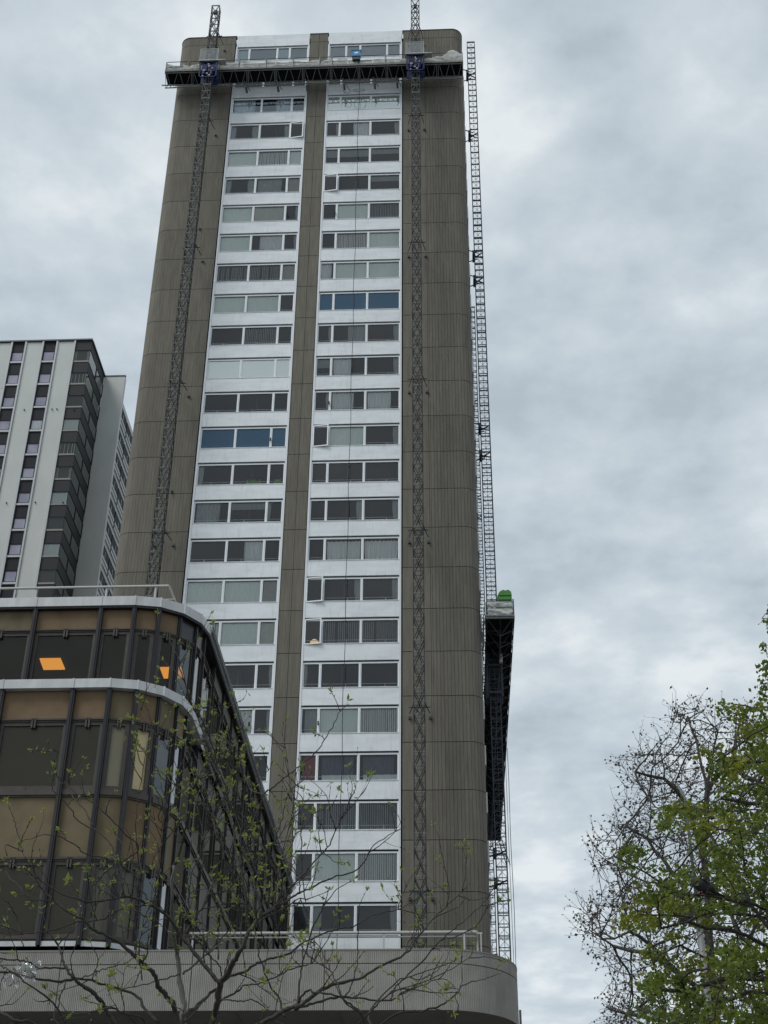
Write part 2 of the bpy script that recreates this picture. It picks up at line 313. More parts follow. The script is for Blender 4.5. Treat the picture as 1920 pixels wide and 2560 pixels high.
def curtain(code, x0, x1, z0, z1, par):
    y = FY + .22; w = x1 - x0; tall = z1 - z0
    if code == 's': pleat(x0, x1, y, z0, z1, .012, .09).build('blind', M['cur_sheer'], par)
    elif code == 'b': pleat(x0, x1, y, z0, z1, .004, .3).build('blind', M['cur_beige'], par)
    elif code == 'p': pleat(x0, x1, y - .06, z0, z1, .004, .4).build('blind', M['cur_white'], par)  # white sheet added to stand in for sky reflected by the panes
    elif code == 'k':
        h = w * (.44 + rnd.random() * .04)
        a = pleat(x0 + .1, x0 + h, y, z0 + .05, z1 - .1, .05, .22, .12); b = pleat(x0 + h + .05, x1 - .08, y, z0 + .02, z1 - .1, .05, .2, .1)
        for q in (a, b): q.build('curtain', M['cur_white'], par)
    elif code == 'c':
        k = rnd.random(); a = x0 + w * .05; b = a + w * (.45 + k * .35)
        if rnd.random() < .5: a, b = x1 - (b - x0), x1 - .03
        pleat(a, b, y, z0, z1, .04, .16, .08).build('curtain', M['cur_grey' if rnd.random() < .45 else 'cur_white'], par)
    elif code in 'eE':
        s = .13 if code == 'e' else .2
        (pleat(x1 - w * s, x1, y, z0, z1, .03, .12, .2) if rnd.random() < .6 else pleat(x0, x0 + w * s * .8, y, z0, z1, .03, .12, .2)).build('curtain', M['cur_grey'], par)
        if code == 'E' : pleat(x0, x0 + w * .14, y, z0, z1, .03, .12, .2).build('curtain', M['cur_grey'], par)
    elif code in 'vw':
        mb = MB(); n = int(w / .115); m_ = 'cur_white' if code == 'v' else 'cur_grey'; sw = .085 if code == 'v' else .05
        for i in range(n):
            if code == 'w' and rnd.random() < .06: continue
            cx = x0 + (i + .5) * w / n + rnd.uniform(-.01, .01)
            mb.quad((cx - sw / 2, y - .02, z0 + .03), (cx + sw / 2, y + .03, z0 + .03), (cx + sw / 2, y + .03, z1), (cx - sw / 2, y - .02, z1))
        mb.build('vertical_blind', M[m_], par)
    elif code in 'ht':
        mb = MB(); zt = z0 if code == 'h' else z1 - tall * (.32 if rnd.random() < .5 else .5); n = int((z1 - zt) / .075)
        for i in range(n):
            zc = z1 - i * .075
            mb.quad((x0 + .02, y, zc), (x1 - .02, y, zc), (x1 - .02, y + .045, zc - .065), (x0 + .02, y + .045, zc - .065))
        mb.build('slatted_blind', M['cur_beige' if code == 'h' else 'cur_grey'], par)
    elif code == 'r': pleat(x0 + .25 * w, x1, y, z0, z1, .05, .2, .1).build('curtain', M['cur_red'], par)
    elif code == 'g':
        pleat(x0 + .08 * w, x1 - .1 * w, y + .1, z0, z1, .05, .22).build('curtain', M['cur_blue'], par)
        pleat(x0 + .1 * w, x1, y - .05, z0, z0 + .33, .02, .5).build('cloth', M['cur_white'], par)
    elif code == 'P':
        mb = MB()
        for i in range(150):
            c = Vector((x0 + w * (.4 + .4 * rnd.random()), y - .1, z0 + .06 + .28 * rnd.random() ** 2)); a = rnd.random() * 6.3; s = .065
            d1 = Vector((math.cos(a), .3, math.sin(a))) * s; d2 = Vector((-math.sin(a), .2, math.cos(a))) * s * .6
            mb.quad(c - d1, c - d2, c + d1, c + d2)
        mb.build('plant', M['plant'], par)
    elif code == 'T':
        mb = MB(); c = Vector((x0 + w * .45, y + 1.2, z1 - .55)); 
        for i in range(8):
            for j in range(4):
                pass
        mb.tube(c - Vector((0, 0, .13)), c + Vector((0, 0, .02)), .26, .12, n=12); mb.build('lamp_shade', M['bulb'], par)
def frame_bars(mb, x0, x1, z0, z1, w, y0, y1):
    mb.box(x0, x1, y0, y1, z1 - w, z1); mb.box(x0, x1, y0, y1, z0, z0 + w)
    mb.box(x0, x0 + w, y0, y1, z0 + w, z1 - w); mb.box(x1 - w, x1, y0, y1, z0 + w, z1 - w)
def column(xa, xb, bays, bays4, codes):
    W_ = xb - xa
    for n in range(-3, 25):
        head = zj(n) - .58; sill = zj(n) - 2.2
        if n == -3: head = 91.72; sill = 90.2
        code = codes.get(n, 'ddd'); bb = bays4 if len(code) == 4 else bays
        wf = MB(); gl = MB(); opens = []
        ya, yb = FY + .07, FY + .16; x0, x1 = xa + .10, xb - .10; fw = .075
        wf.box(x0, x1, ya, yb, head - .10, head - .0); wf.box(x0, x1, ya, yb, sill, sill + .05)
        edges = [x0] + [xa + W_ * (bb[i][1] + bb[i + 1][0]) / 2 for i in range(len(bb) - 1)] + [x1]
        for i, (ca, cb) in enumerate(bb):
            c = code[i]; pa, pb = edges[i], edges[i + 1]
            wf.box(pa, pa + fw, ya, yb, sill + .05, head - .10); wf.box(pb - fw, pb, ya, yb, sill + .05, head - .10)
            if i: wf.box(pa - .02, pa + .02, ya - .015, ya - .002, sill + .05, head - .10)
            if c == 'O' or c == 'T': opens.append((pa, pb))
            else: gl.quad((pa + fw, ya + .05, sill + .05), (pb - fw, ya + .05, sill + .05), (pb - fw, ya + .05, head - .1), (pa + fw, ya + .05, head - .1))
        win = wf.build('window', M['frame'], tower)
        if gl.v: gl.build('glass', M['glass_blue' if code[0] == 'B' else 'glass_mirror' if code[0] == 'p' else 'glass_mid' if n in (-3, -1) else 'glass'], win)
        for pa, pb in opens:      # top-hung sash pushed outward
            s = MB(); hx = pa; sg = 1; ww = pb - pa
            frame_bars(s, min(0, sg * ww), max(0, sg * ww), sill - .06, head - .02, .07, -.03, .03)
            s.cur = 1; s.quad((sg * .05, 0, sill), (sg * (ww - .05), 0, sill), (sg * (ww - .05), 0, head - .08), (sg * .05, 0, head - .08))
            a = math.radians(8); ca_, sa_ = math.cos(a), math.sin(a)
            s.v = [(hx + x * ca_, ya - .05 + y - abs(x) * sa_, z) for x, y, z in s.v]
            tag(s.build('open_sash', [M['frame'], M['glass']], win), 'small sash pushed open')
        for i, (ca, cb) in enumerate(bb):
            c = code[i]; pa, pb = edges[i] + fw, edges[i + 1] - fw
            if c == 'B': c = 'e' if i < 2 else 'd'
            if c == 'd' and n > -2: q_ = rnd.random(); c = 'e' if q_ < .3 else 't' if q_ < .38 else 'c' if q_ < .43 else 'd'
            curtain(c, pa, pb, sill + .05, head - .1, win)
        rl = MB()
        for i in range(len(bb)):
            pa, pb = edges[i] + fw, edges[i + 1] - fw
            if code[i] in 'deEwTgrBPc' and n > -2:
                rl.tube((pa + .04, FY + .19, sill + .30), (pb - .02, FY + .19, sill + .30), .018)
                if pb - pa > 1.2: rl.box(pa + (pb - pa) * (.4 + .25 * (xa > -9)) - .02, pa + (pb - pa) * (.4 + .25 * (xa > -9)) + .02, FY + .17, FY + .21, sill + .05, sill + .30)
        if rl.v: rl.build('guard_rail', M['frame'], win)
        # gap above the window, its shadow line painted near-black, spandrel below
        hd = MB(); hd.box(x0, x1, FY + .12, FY + .2, head, head + .09); hd.build('head_shadow_gap', M['joint'], win)
        zb = zj(n) - 3.38 + .09
        if n == -3: zb = zj(-2) - .58 + .09
        sp = MB(); sp.box(xa + .10, xb - .10, FY + .005, FY + .3, zb, sill)
        sp.box(xa + .09, xb - .09, FY - .02, FY + .02, sill - .025, sill + .012)
        sp.build('spandrel', M['spandrel'], tower)
    sp = MB(); sp.box(xa + .02, xb - .02, FY - .01, FY + .3, 91.81, TOPZ + .05); sp.build('spandrel', M['spandrel'], tower)
    tr = MB(); tr.box(xa - .02, xa + .10, FY - .02, FY + .2, 10, 91.81); tr.box(xb - .10, xb + .02, FY - .02, FY + .2, 10, 91.81); tr.build('edge_trim', M['trim'], tower)
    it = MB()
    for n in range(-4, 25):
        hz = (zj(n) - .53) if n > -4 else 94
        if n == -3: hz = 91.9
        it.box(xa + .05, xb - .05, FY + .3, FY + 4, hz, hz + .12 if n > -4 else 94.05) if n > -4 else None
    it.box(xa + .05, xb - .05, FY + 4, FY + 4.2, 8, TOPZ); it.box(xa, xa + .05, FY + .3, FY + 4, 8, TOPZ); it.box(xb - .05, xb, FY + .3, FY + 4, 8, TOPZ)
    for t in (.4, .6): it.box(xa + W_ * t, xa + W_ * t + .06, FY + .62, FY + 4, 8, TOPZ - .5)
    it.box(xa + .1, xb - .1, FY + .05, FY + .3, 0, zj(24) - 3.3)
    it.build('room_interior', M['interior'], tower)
column(XA, XB, LB, L4, LC); column(XC, XD, RB, R4, RCc)
ab = MB()
for x, n in ((XB - .9, 3.42), (XC + 1.0, 3.44), (XB - 1.1, 10.45), (XC + 1.05, 9.45), (XB - 1.3, 17.44), (XC + 1.1, 17.44), (XA - 1.35, 3.0), (XA - 1.35, 10.95)):
    z = zj(n) - .35 if n != 3.0 and n != 10.95 else zj(n + 1)
    ab.tube((x, FY - .16, z - .08), (x, FY + .02, z + .08), .035, n=6); ab.box(x - .04, x + .04, FY - .06, FY + .01, z - .12, z + .1)
ab.build('wall_anchor', M['cable'], tower)
M['mast_bar'] = mat('worn_mast_bar', (.19, .20, .20), .6, .1, col2=(.09, .10, .10), scale=2.5)
M['rail'] = mat('guardrail_tube', (.12, .125, .125), .5, .2)
# ---------------------------------------------------------------- lattice masts
def mast(cx, cy, z0, z1, label, w=.60, bay=.75, steel='mast', flip=False, style='V', ties=(), tiedir=(0, 1), cabx=.1):
    root = thing('scaffold_mast', label, 'scaffold mast', (cx, cy, z0), 'lattice masts carrying the work platforms')
    h = w / 2; c = MB(); C4 = [(-h, -h), (h, -h), (h, h), (-h, h)]
    for dx_, dy_ in C4: c.tube((cx + dx_, cy + dy_, z0), (cx + dx_, cy + dy_, z1), .022 if style == 'V' else .038)
    c.build('upright', M[steel], root); LM = [M['mast_bar'], M['mast']] if style == 'V' else [M[steel], M[steel]]
    b = MB(); n = int((z1 - z0) / bay); zt = z1
    for i in range(n + 1):
        z = z1 - i * bay
        for a in range(4):
            p, q = C4[a], C4[(a + 1) % 4]; P = Vector((cx + p[0], cy + p[1], z)); Q = Vector((cx + q[0], cy + q[1], z))
            b.cur = 0; b.tube(P, Q, .030, n=4, cap=False)
            if i % 2 == 0 and a == 0: b.tube(P - Vector((0, 0, .07)), Q - Vector((0, 0, .07)), .022, n=4, cap=False)
            b.cur = 1
            if i < n:
                dz = Vector((0, 0, -bay)); mid = (P + Q) / 2
                if style == 'X':
                    if a != 2: b.tube(P, Q + dz, .013, n=3, cap=False); b.tube(Q, P + dz, .013, n=3, cap=False)
                elif i % 2 == 0: b.tube(P, mid + dz * .98, .034, n=4, cap=False); b.tube(Q, mid + dz * .98, .034, n=4, cap=False)
                else: b.tube(P + dz, mid, .034, n=4, cap=False); b.tube(Q + dz, mid, .034, n=4, cap=False)
    b.build('lattice', LM, root)
    r = MB(); r.tube((cx + cabx, cy - h - .03, z0), (cx + cabx, cy - h - .03, z1 - .4), .02); r.build('rack', M['cable' if style == 'V' else steel], root)
    for z in ties:
        t = MB(); tx, ty = tiedir; L = .95
        if ty:
            for s in (-1, 1):
                t.tube((cx + s * h, cy, z), (cx + s * (h + .28), cy + h + .9, z), .028); t.tube((cx + s * h, cy + h, z), (cx - s * h * .3, cy + h + 1.2, z), .03)
                t.box(cx + s * (h + .28) - .07, cx + s * (h + .28) + .07, FY - .12, FY + .0, z - .08, z + .08)
                t.tube((cx + s * h, cy + h, z + .3), (cx + s * (h + .14), cy + h + .3, z), .02)
            t.tube((cx - h - .3, cy + h + .1, z), (cx + h + .3, cy + h + .1, z), .035)
        else:
            for s in (-1, 1): t.tube((cx - h * .2, cy + s * h, z), (XR, cy + s * (h + .35), z), .04); t.tube((cx + h, cy + s * h, z + .05), (cx - h - .1, cy - s * h * .6, z - .1), .045)
            t.box(cx - h - .16, cx - h + .05, cy - h - .15, cy + h + .15, z - .22, z + .16)
        t.build('wall_tie', M['steel_dark'], root)
    cap = MB(); cap.box(cx - h - .03, cx + h + .03, cy - h - .03, cy - h + .03, z1, z1 + .05) if style == 'X' else cap.box(cx - .13, cx + .13, cy - .1, cy + .2, z1 - .5, z1 - .3)
    cap.build('top_stop', M[steel], root)
    return root
fties = lambda a: [zj(n) + a for n in (-2.75, .62, 5.1, 9.3, 13.35, 17.45, 21.1)]
MY = 71.05
mast(-17.2, MY, 12.0, 94.2, 'tall grey lattice mast standing against the left concrete wing of the tower', ties=[z for z in fties(.0)], cabx=.12)
mast(-1.72, MY, 12.0, 94.1, 'tall grey lattice mast on the front of the tower between windows and ribbed right wing', ties=fties(-.1), cabx=.12)
sties = [78.6, 66.3, 63.9, 50.1, 47.9, 28.4, 26.7]
mast(2.66, 77.5, 12, 96.85, 'dark lattice mast beside the right edge of the tower, nearer of the two', steel='steel_dark', style='X', bay=.64, ties=[93.2, 86.2, 73.6, 71.2, 58, 55.8, 28.6, 26.9], tiedir=(1, 0), cabx=0)
mast(2.62, 101.8, 12, 89.5, 'dark lattice mast seen behind the nearer one at the right edge of the tower', steel='steel_dark', style='X', bay=.64, ties=[78.6, 68.4, 66.3, 50.1, 47.9], tiedir=(1, 0), cabx=0)

# ---------------------------------------------------------------- front work platform
PX0, PX1, PY0, PY1, DZ = -20.68, 1.84, 71.42, 72.62, 87.5
plat = thing('work_platform', 'long grey truss work platform with guardrails spanning the front of the tower near its top', 'work platform', ((PX0 + PX1) / 2, 72, DZ), 'mast climbing work platforms')
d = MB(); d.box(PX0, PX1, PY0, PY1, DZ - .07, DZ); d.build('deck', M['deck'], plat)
tb = MB(); tb.box(PX0, PX1, PY0 - .05, PY0 - .02, DZ - .02, DZ + .16); tb.box(PX0, PX1, PY1 + .02, PY1 + .05, DZ - .02, DZ + .16)
tb.build('toe_board', mat('weathered_toe_board', (.25, .25, .22), .85, col2=(.12, .12, .11), scale=5, stretch=(1, 1, 4)), plat)
modules = []; x = PX0
segs = [(-20.68, -18.9), (-18.9, -17.75), (-16.6, -15.1), (-15.1, -13.05), (-13.05, -11.0), (-11.0, -8.95), (-8.95, -8.05), (-8.05, -6.0), (-6.0, -4.0), (-4.0, -2.3), (-1.1, .45), (.45, 1.84)]
MODX = [-20.68, -18.6, -16.5, -14.4, -12.3, -10.2, -8.1, -6.0, -3.9, -1.9, -.1, 1.84]
tr = MB(); zb = DZ - 1.12; yb = 72.0
tr.tube((PX0, yb, zb), (PX1, yb, zb), .045, n=6)
for y in (PY0 + .04, PY1 - .04): tr.tube((PX0, y, DZ - .12), (PX1, y, DZ - .12), .04, n=6)
for i in range(len(MODX) - 1):
    a, b = MODX[i] + .06, MODX[i + 1] - .06; n = 2
    for y in (PY0 + .04, PY1 - .04):
        tr.tube((a, y, DZ - .12), (a, yb, zb), .022); tr.tube((b, y, DZ - .12), (b, yb, zb), .022)
        for k_ in range(n):
            s0 = a + (b - a) * k_ / n; s1 = a + (b - a) * (k_ + 1) / n; mm_ = (s0 + s1) / 2
            tr.tube((s0 + .08, y, DZ - .12), (mm_ - .08, yb, zb), .02); tr.tube((s1 - .08, y, DZ - .12), (mm_ + .08, yb, zb), .02)
    for xx in (a, b): tr.tube((xx, PY0, DZ - .1), (xx, PY1, DZ - .1), .03)
tr.build('truss', M['steel'], plat)
lo = MB(); lo.tube((PX0 - .15, 71.55, DZ - 1.33), (-17.9, 71.75, DZ - 1.28), .045, n=6)
for xx in (-14.6, -12.2, -10, -7.2, -4.9, -3.2): lo.tube((xx, 71.6, DZ - 1.15), (xx + .35, 72.5, DZ - 1.2), .03); lo.box(xx, xx + .16, 72.0, 72.6, DZ - 1.3, DZ - 1.18)
lo.build('lower_bracket', M['steel'], plat)
for a, b in segs:
    g = MB(); yy = PY0 + .02; r = .03; c = .1
    g.path([(a + .04, yy, DZ), (a + .04, yy, DZ + 1.1 - c), (a + .04 + c, yy, DZ + 1.1), (b - .04 - c, yy, DZ + 1.1), (b - .04, yy, DZ + 1.1 - c), (b - .04, yy, DZ)], r, 5)
    g.tube((a + .05, yy, DZ + .58), (b - .05, yy, DZ + .58), .018, n=5)
    g.build('guardrail', M['steel_dark' if a < -18 else 'rail'], plat)
g = MB()
for y in (PY0 + .02, PY1 - .05):
    g.tube((PX0 + .03, y, DZ), (PX0 + .03, y, DZ + 1.1), .025); g.tube((PX1 - .03, y, DZ), (PX1 - .03, y, DZ + 1.1), .025)
for z in (.58, 1.1):
    g.tube((PX0 + .03, PY0, DZ + z), (PX0 + .03, PY1, DZ + z), .022); g.tube((PX1 - .03, PY0, DZ + z), (PX1 - .03, PY1, DZ + z), .022); g.tube((PX0, PY1 - .05, DZ + z), (PX1, PY1 - .05, DZ + z), .016)
g.build('guardrail', M['steel'], plat)
for cx in (-17.2, -1.72):       # drive units round the masts
    u = MB(); w = .62
    for s in (-1, 1):
        u.box(cx + s * w - .05, cx + s * w + .05, MY - .5, MY - .4, DZ - 1.75, DZ + .1); u.box(cx + s * w - .05, cx + s * w + .05, MY + .38, MY + .48, DZ - 1.5, DZ + .05)
    for z in (DZ - 1.75, DZ - .1): u.box(cx - w - .05, cx + w + .05, MY - .5, MY - .41, z, z + .1)
    u.box(cx - w + .05, cx + w - .05, MY + .38, MY + .44, DZ - 1.6, DZ - .02)
    u.box(cx - .5, cx - .12, MY - .43, MY + .1, DZ - .95, DZ - .25); u.box(cx + .1, cx + .5, MY - .46, MY + .0, DZ - 1.05, DZ - .35)
    u.tube((cx - .3, MY - .45, DZ - 1.45), (cx - .3, MY - .45, DZ - 1.1), .13, n=10); u.tube((cx + .28, MY - .45, DZ - 1.5), (cx + .28, MY - .45, DZ - 1.15), .12, n=10)
    dv = u.build('drive_unit', M['blue'], plat)
    pfm = mat('pale_fitting', (.35, .35, .42), .5)
    for bx, bz, bw in ((-.3, -1.0, .2), (.05, -.55, .16), (-.05, -1.35, .14), (.3, -.8, .09), (.12, -1.55, .16), (-.35, -1.62, .09), (.0, -.35, .12)):
        k2 = MB(); k2.box(cx + bx - bw / 2, cx + bx + bw / 2, MY - .52, MY - .49, DZ + bz - .05, DZ + bz + .05); k2.build('fitting', pfm, dv)
    sc = MB(); frame_bars(sc, cx - .72, cx + .66, DZ + .12, DZ + 1.38, .045, MY - .52, MY - .48); sc.box(cx - .78, cx + 1.25, MY - .56, MY - .1, DZ + .02, DZ + .1)
    scr = sc.build('screen_frame', M['tarp'], plat)
    pn = MB(); pn.quad((cx - .68, MY - .5, DZ + .16), (cx + .62, MY - .5, DZ + .16), (cx + .62, MY - .5, DZ + 1.34), (cx - .68, MY - .5, DZ + 1.34))
    pn.build('clear_sheet', glass('clear_plastic', (.72, .75, .76), 1.5, haze=((.5, .56, .58), .22)), scr)

def tarp(xa, xb, y, z0, top, label, sag=.1, seed=0, axis='x', nm='tarpaulin'):
    mb = MB(); n = max(8, int((xb - xa) / .09)); m = 9
    for j in range(m + 1):
        for i in range(n + 1):
            s = i / n; t = j / m; x = xa + (xb - xa) * s
            zt = top(s) + .05 * mnoise(Vector((x * 2.2, seed, 0)))
            z = z0 + (zt - z0) * t + .03 * mnoise(Vector((x * 1.5, seed + 5, t * 2)))
            off = .09 * mnoise(Vector((x * 2.0 + z * 2.5, z * 4, seed))) + .05 * mnoise(Vector((x * 6 - z * 5, z * 6, seed + 9))) - .07 * math.sin(t * 3.14)
            mb.v.append((x, y + off, z) if axis == 'x' else (y + off, x, z))
    for j in range(m):
        for i in range(n):
            a = j * (n + 1) + i; mb.f.append((a, a + 1, a + n + 2, a + n + 1)); mb.m.append(0)
    return tag(mb.build(nm, M['tarp'], None, True), label, 'tarpaulin', 'pale sheets tied along the platform guardrails')
Tz = DZ
tarp(-20.6, -19.3, PY0 + .12, Tz, lambda s: Tz + 1.0 - .25 * s, 'pale sheet inside the rounded guardrail at the far left end of the top platform', seed=1)
tarp(-19.35, -17.6, PY0 + .0, Tz + .12, lambda s: Tz + .72 + .35 * s - .25 * math.sin(s * 3.1), 'crumpled pale sheet hanging between the left end guardrail and the left mast', seed=2)
tarp(-17.85, -16.55, PY0 + .12, Tz, lambda s: Tz + .95 + .15 * math.sin(s * 5), 'pale sheet bunched behind the left mast on the top platform', seed=3)
tl = ['pale sheet on the guardrail just right of the left mast', 'pale sheet on the top platform guardrail at the edge of the left window column', 'pale sheet under the middle of the left top windows',
      'pale sheet on the guardrail below the right side of the left top windows', 'short pale sheet on the narrow guardrail beside the middle concrete pier', 'pale sheet on the guardrail in front of the middle concrete pier',
      'pale sheet on the guardrail left of the blue cabinet', 'pale sheet on the guardrail right of the blue cabinet', ]
for i, (a, b) in enumerate([(-16.5, -15.1), (-15.05, -13.1), (-13.0, -11.05), (-10.95, -9.0), (-8.9, -8.1), (-8.0, -6.85), (-6.8, -5.0), (-4.95, -3.3)]):
    tarp(a, b, PY0 + .1, Tz, (lambda s, i=i: Tz + .88 + .12 * math.sin(s * 4 + i)) if i < 6 else (lambda s: Tz + .72 + .08 * math.sin(s * 7)), tl[i], seed=10 + i)
tarp(-3.25, -2.3, PY0 + .06, Tz, lambda s: Tz + .55 + .3 * s, 'folded pale sheet gathered just left of the right mast', seed=20)
tarp(-1.05, .35, PY0 + .06, Tz + .02, lambda s: Tz + .7 + .12 * s, 'low pale sheet between the right mast and the bulging sheet', seed=21)
tarp(.35, 1.8, PY0 + .02, Tz + .05, lambda s: Tz + .7 + .75 * math.sin(min(1, s * 1.15 + .02) * 2.75), 'pale sheet bulging up like a hood at the right end of the top platform', seed=22)
cb = thing('control_cabinet', 'small blue control cabinet with white emblem on the top platform guardrail', 'cabinet', (-6.2, PY0 - .05, DZ + .75))
c = MB(); c.box(-6.52, -5.86, PY0 - .25, PY0 + .05, DZ + .82, DZ + 1.42); c.box(-6.56, -5.82, PY0 - .28, PY0 + .08, DZ + 1.42, DZ + 1.46)
c.build('housing', mat('blue_cabinet_paint', (.03, .20, .42), .5), cb)
c = MB(); c.add([(-6.19 + .16 * math.cos(a) * 1.0, PY0 - .254, DZ + 1.16 + .09 * math.sin(a) + .03 * math.cos(a)) for a in [i * .628 for i in range(10)]], [tuple(range(10))]); c.build('emblem', M['frame'], cb)
c = MB(); c.box(-6.48, -5.9, PY0 - .2, PY0 + .05, DZ + .5, DZ + .8); c.build('lower_box', mat('dark_teal_box', (.03, .06, .06), .6), cb)
tarp(-17.9, -16.4, 70.9, 12, lambda s: 12.01, 'x', seed=1) if False else None
# hanging rope
rp_ = MB(); pts = [(-6.02 + .03 * math.sin(i * .9) - (0 if i else 0), 72.45, 87.4 - i * 1.1) for i in range(68)]
rp_.path(pts, .018, 4)
cu = [(-6.0 + .45 * math.sin(t), 72.3 + .2 * math.cos(t), 86.15 - .35 * (1 - math.cos(t))) for t in [i * .45 for i in range(15)]]; rp_.path(cu, .02, 4)
cu = [(-6.9 + .25 * math.sin(t), 72.3, 86.0 - .25 * (1 - math.cos(t))) for t in [i * .45 for i in range(14)]]; rp_.path(cu, .018, 4)
tag(rp_.build('rope', M['cable']), 'thin dark rope hanging down the right window column from the top platform', 'rope')

# ---------------------------------------------------------------- side work platform (seen from below)
SX0, SX1, SY0, SY1, SZ = 2.12, 3.78, 73.0, 110.5, 41.15
sp_ = thing('work_platform', 'dark work platform seen from below beside the right side of the tower, under green cabin', 'work platform', (3, 90, SZ), 'mast climbing work platforms')
d = MB()
y = SY0; i = 0
while y < SY1:
    d.box(SX0 + .02 * (i % 2), SX1 - .03 * (i % 3), y, min(y + 1.42, SY1), SZ - .06, SZ); y += 1.5; i += 1
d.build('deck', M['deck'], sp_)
tr = MB()
cxm = 2.96
for i in range(25):
    a = SY0 + i * 1.5; b = a + 1.5
    for x in (SX0 + .1, SX1 - .1):
        tr.tube((x, a, SZ - .1), (cxm, a + .75, SZ - .85), .022); tr.tube((x, b, SZ - .1), (cxm, a + .75, SZ - .85), .022)
    tr.tube((cxm, a, SZ - .1), (cxm, a + .75, SZ - .85), .02); tr.tube((SX0, a, SZ - .1), (SX1, a, SZ - .1), .03)
tr.tube((cxm, SY0 + .7, SZ - .85), (cxm, SY1 - .5, SZ - .85), .045, n=6)
for x in (SX0 + .08, SX1 - .08): tr.tube((x, SY0, SZ - .1), (x, SY1, SZ - .1), .04)
tr.build('truss', M['steel_dark'], sp_)
e_ = MB(); e_.box(SX0 - .02, SX1 + .02, SY0 - .06, SY0, SZ - .1, SZ + .14); e_.box(SX0 + .02, SX1, SY0 - .1, SY0 - .061, SZ + .02, SZ + .07)
e_.box(SX1, SX1 + .03, SY0, SY1, SZ - .05, SZ + .15); e_.build('toe_board', M['steel'], sp_)
g = MB(); c = .1
g.path([(SX0 + .05, SY0, SZ), (SX0 + .05, SY0, SZ + 1.1 - c), (SX0 + .05 + c, SY0, SZ + 1.1), (SX1 - .05 - c, SY0, SZ + 1.1), (SX1 - .05, SY0, SZ + 1.1 - c), (SX1 - .05, SY0, SZ)], .027, 5)
g.tube((SX0 + .05, SY0, SZ + .66), (SX1 - .05, SY0, SZ + .66), .02); g.box(SX1 - .06, SX1 + .02, SY0 - .04, SY0 + .04, SZ, SZ + 1.18)
g.build('guardrail', M['steel_dark'], sp_)
g = MB()
for i in range(26): g.tube((SX1, SY0 + i * 1.45, SZ), (SX1, SY0 + i * 1.45, SZ + 1.05), .022)
for z in (.55, 1.05): g.tube((SX1, SY0, SZ + z), (SX1, SY1, SZ + z), .02)
g.build('guardrail', M['steel_dark'], sp_)
u = MB()
for z in (40.0, 38.2): u.box(2.25, 3.08, 76.95, 77.02, z, z + .13); u.box(2.25, 3.08, 78.0, 78.07, z, z + .13)
for x in (2.18, 3.05): u.box(x, x + .1, 76.95, 77.05, 38, SZ - .1); u.box(x, x + .1, 78, 78.1, 38, SZ - .1)
u.box(2.3, 3.0, 77.9, 78.0, 39.9, SZ - .15)
u.box(2.1, 2.25, 77.0, 78, 37.9, 40.3)
u.build('drive_unit', M['steel_dark'], sp_)
u = MB(); u.box(2.98, 3.16, 76.7, 76.9, 40.1, 40.65); u.build('junction_box', mat('pale_box', (.45, .45, .43), .6), sp_)
lg = MB(); a = Vector((3.55, 108.5, SZ - .2)); b = a + Vector((.75, 1.0, -2.2))
for o_ in (-.14, .14): lg.tube(a + Vector((o_, 0, 0)), b + Vector((o_, 0, 0)), .035)
for i in range(6): p = a.lerp(b, (i + .3) / 6); lg.tube(p - Vector((.14, 0, 0)), p + Vector((.14, 0, 0)), .025)
lg.build('ladder', M['steel_dark'], sp_)
tarp(SX0 + .1, SX1 - .1, SY0 + .05, SZ + .66, lambda s: SZ + 1.08, 'clear pale sheet in the upper half of the end guardrail below the green cabin', seed=31)
tarp(SX0 + .15, SX1 - .05, SY0 + .05, SZ + .12, lambda s: SZ + .64, 'crumpled pale sheet in the lower half of the end guardrail below the green cabin', seed=32)
tarp(SY0 + .3, SY0 + 9, SX0 - .06, SZ - .15, lambda s: SZ + .8, 'pale sheet billowing out on the tower side of the side platform', seed=33, axis='y')
# green cabin
gc = thing('portable_cabin', 'bright green plastic cabin standing on the end of the side platform', 'cabin', (3.33, 74.3, SZ))
c = MB(); z0 = SZ + .02; xs = [(2.93, 0), (2.93, 1.95), (3.02, 2.12), (3.15, 2.2), (3.24, 2.24), (3.31, 2.2), (3.44, 2.2), (3.5, 2.24), (3.6, 2.2), (3.70, 2.1), (3.73, 1.95), (3.73, 0)]
n = len(xs); c.v = [(x, 73.75, z0 + z) for x, z in xs] + [(x, 74.85, z0 + z) for x, z in xs]; c.f = [tuple(range(n)), tuple(range(2 * n - 1, n - 1, -1))] + [(i, n + i, n + (i + 1) % n, (i + 1) % n) for i in range(n)]; c.m = [0] * len(c.f)
gm = mat('green_plastic', (.055, .235, .03), .5, col2=(.04, .18, .025), scale=3)
c.build('shell', gm, gc)
c = MB(); 
for z in (.3, .62, .95, 1.25, 1.55, 1.85): c.box(2.97, 3.69, 73.70, 73.76, z0 + z, z0 + z + .17)
c.build('ribbed_panel', gm, gc)
c = MB(); c.box(2.88, 2.95, 73.8, 74.3, z0, z0 + 1.9); c.build('vent_pipe', mat('dark_green', (.02, .09, .02), .6), gc)
wr = MB(); wr.path([(3.85 + .02 * math.sin(i), 92, SZ - i * 1.4) for i in range(22)], .02, 4); wr.path([(3.7, 92, SZ - i * 1.4) for i in range(22)], .016, 4)
tag(wr.build('cable', M['cable']), 'thin cables dangling from the far end of the side platform', 'cable')
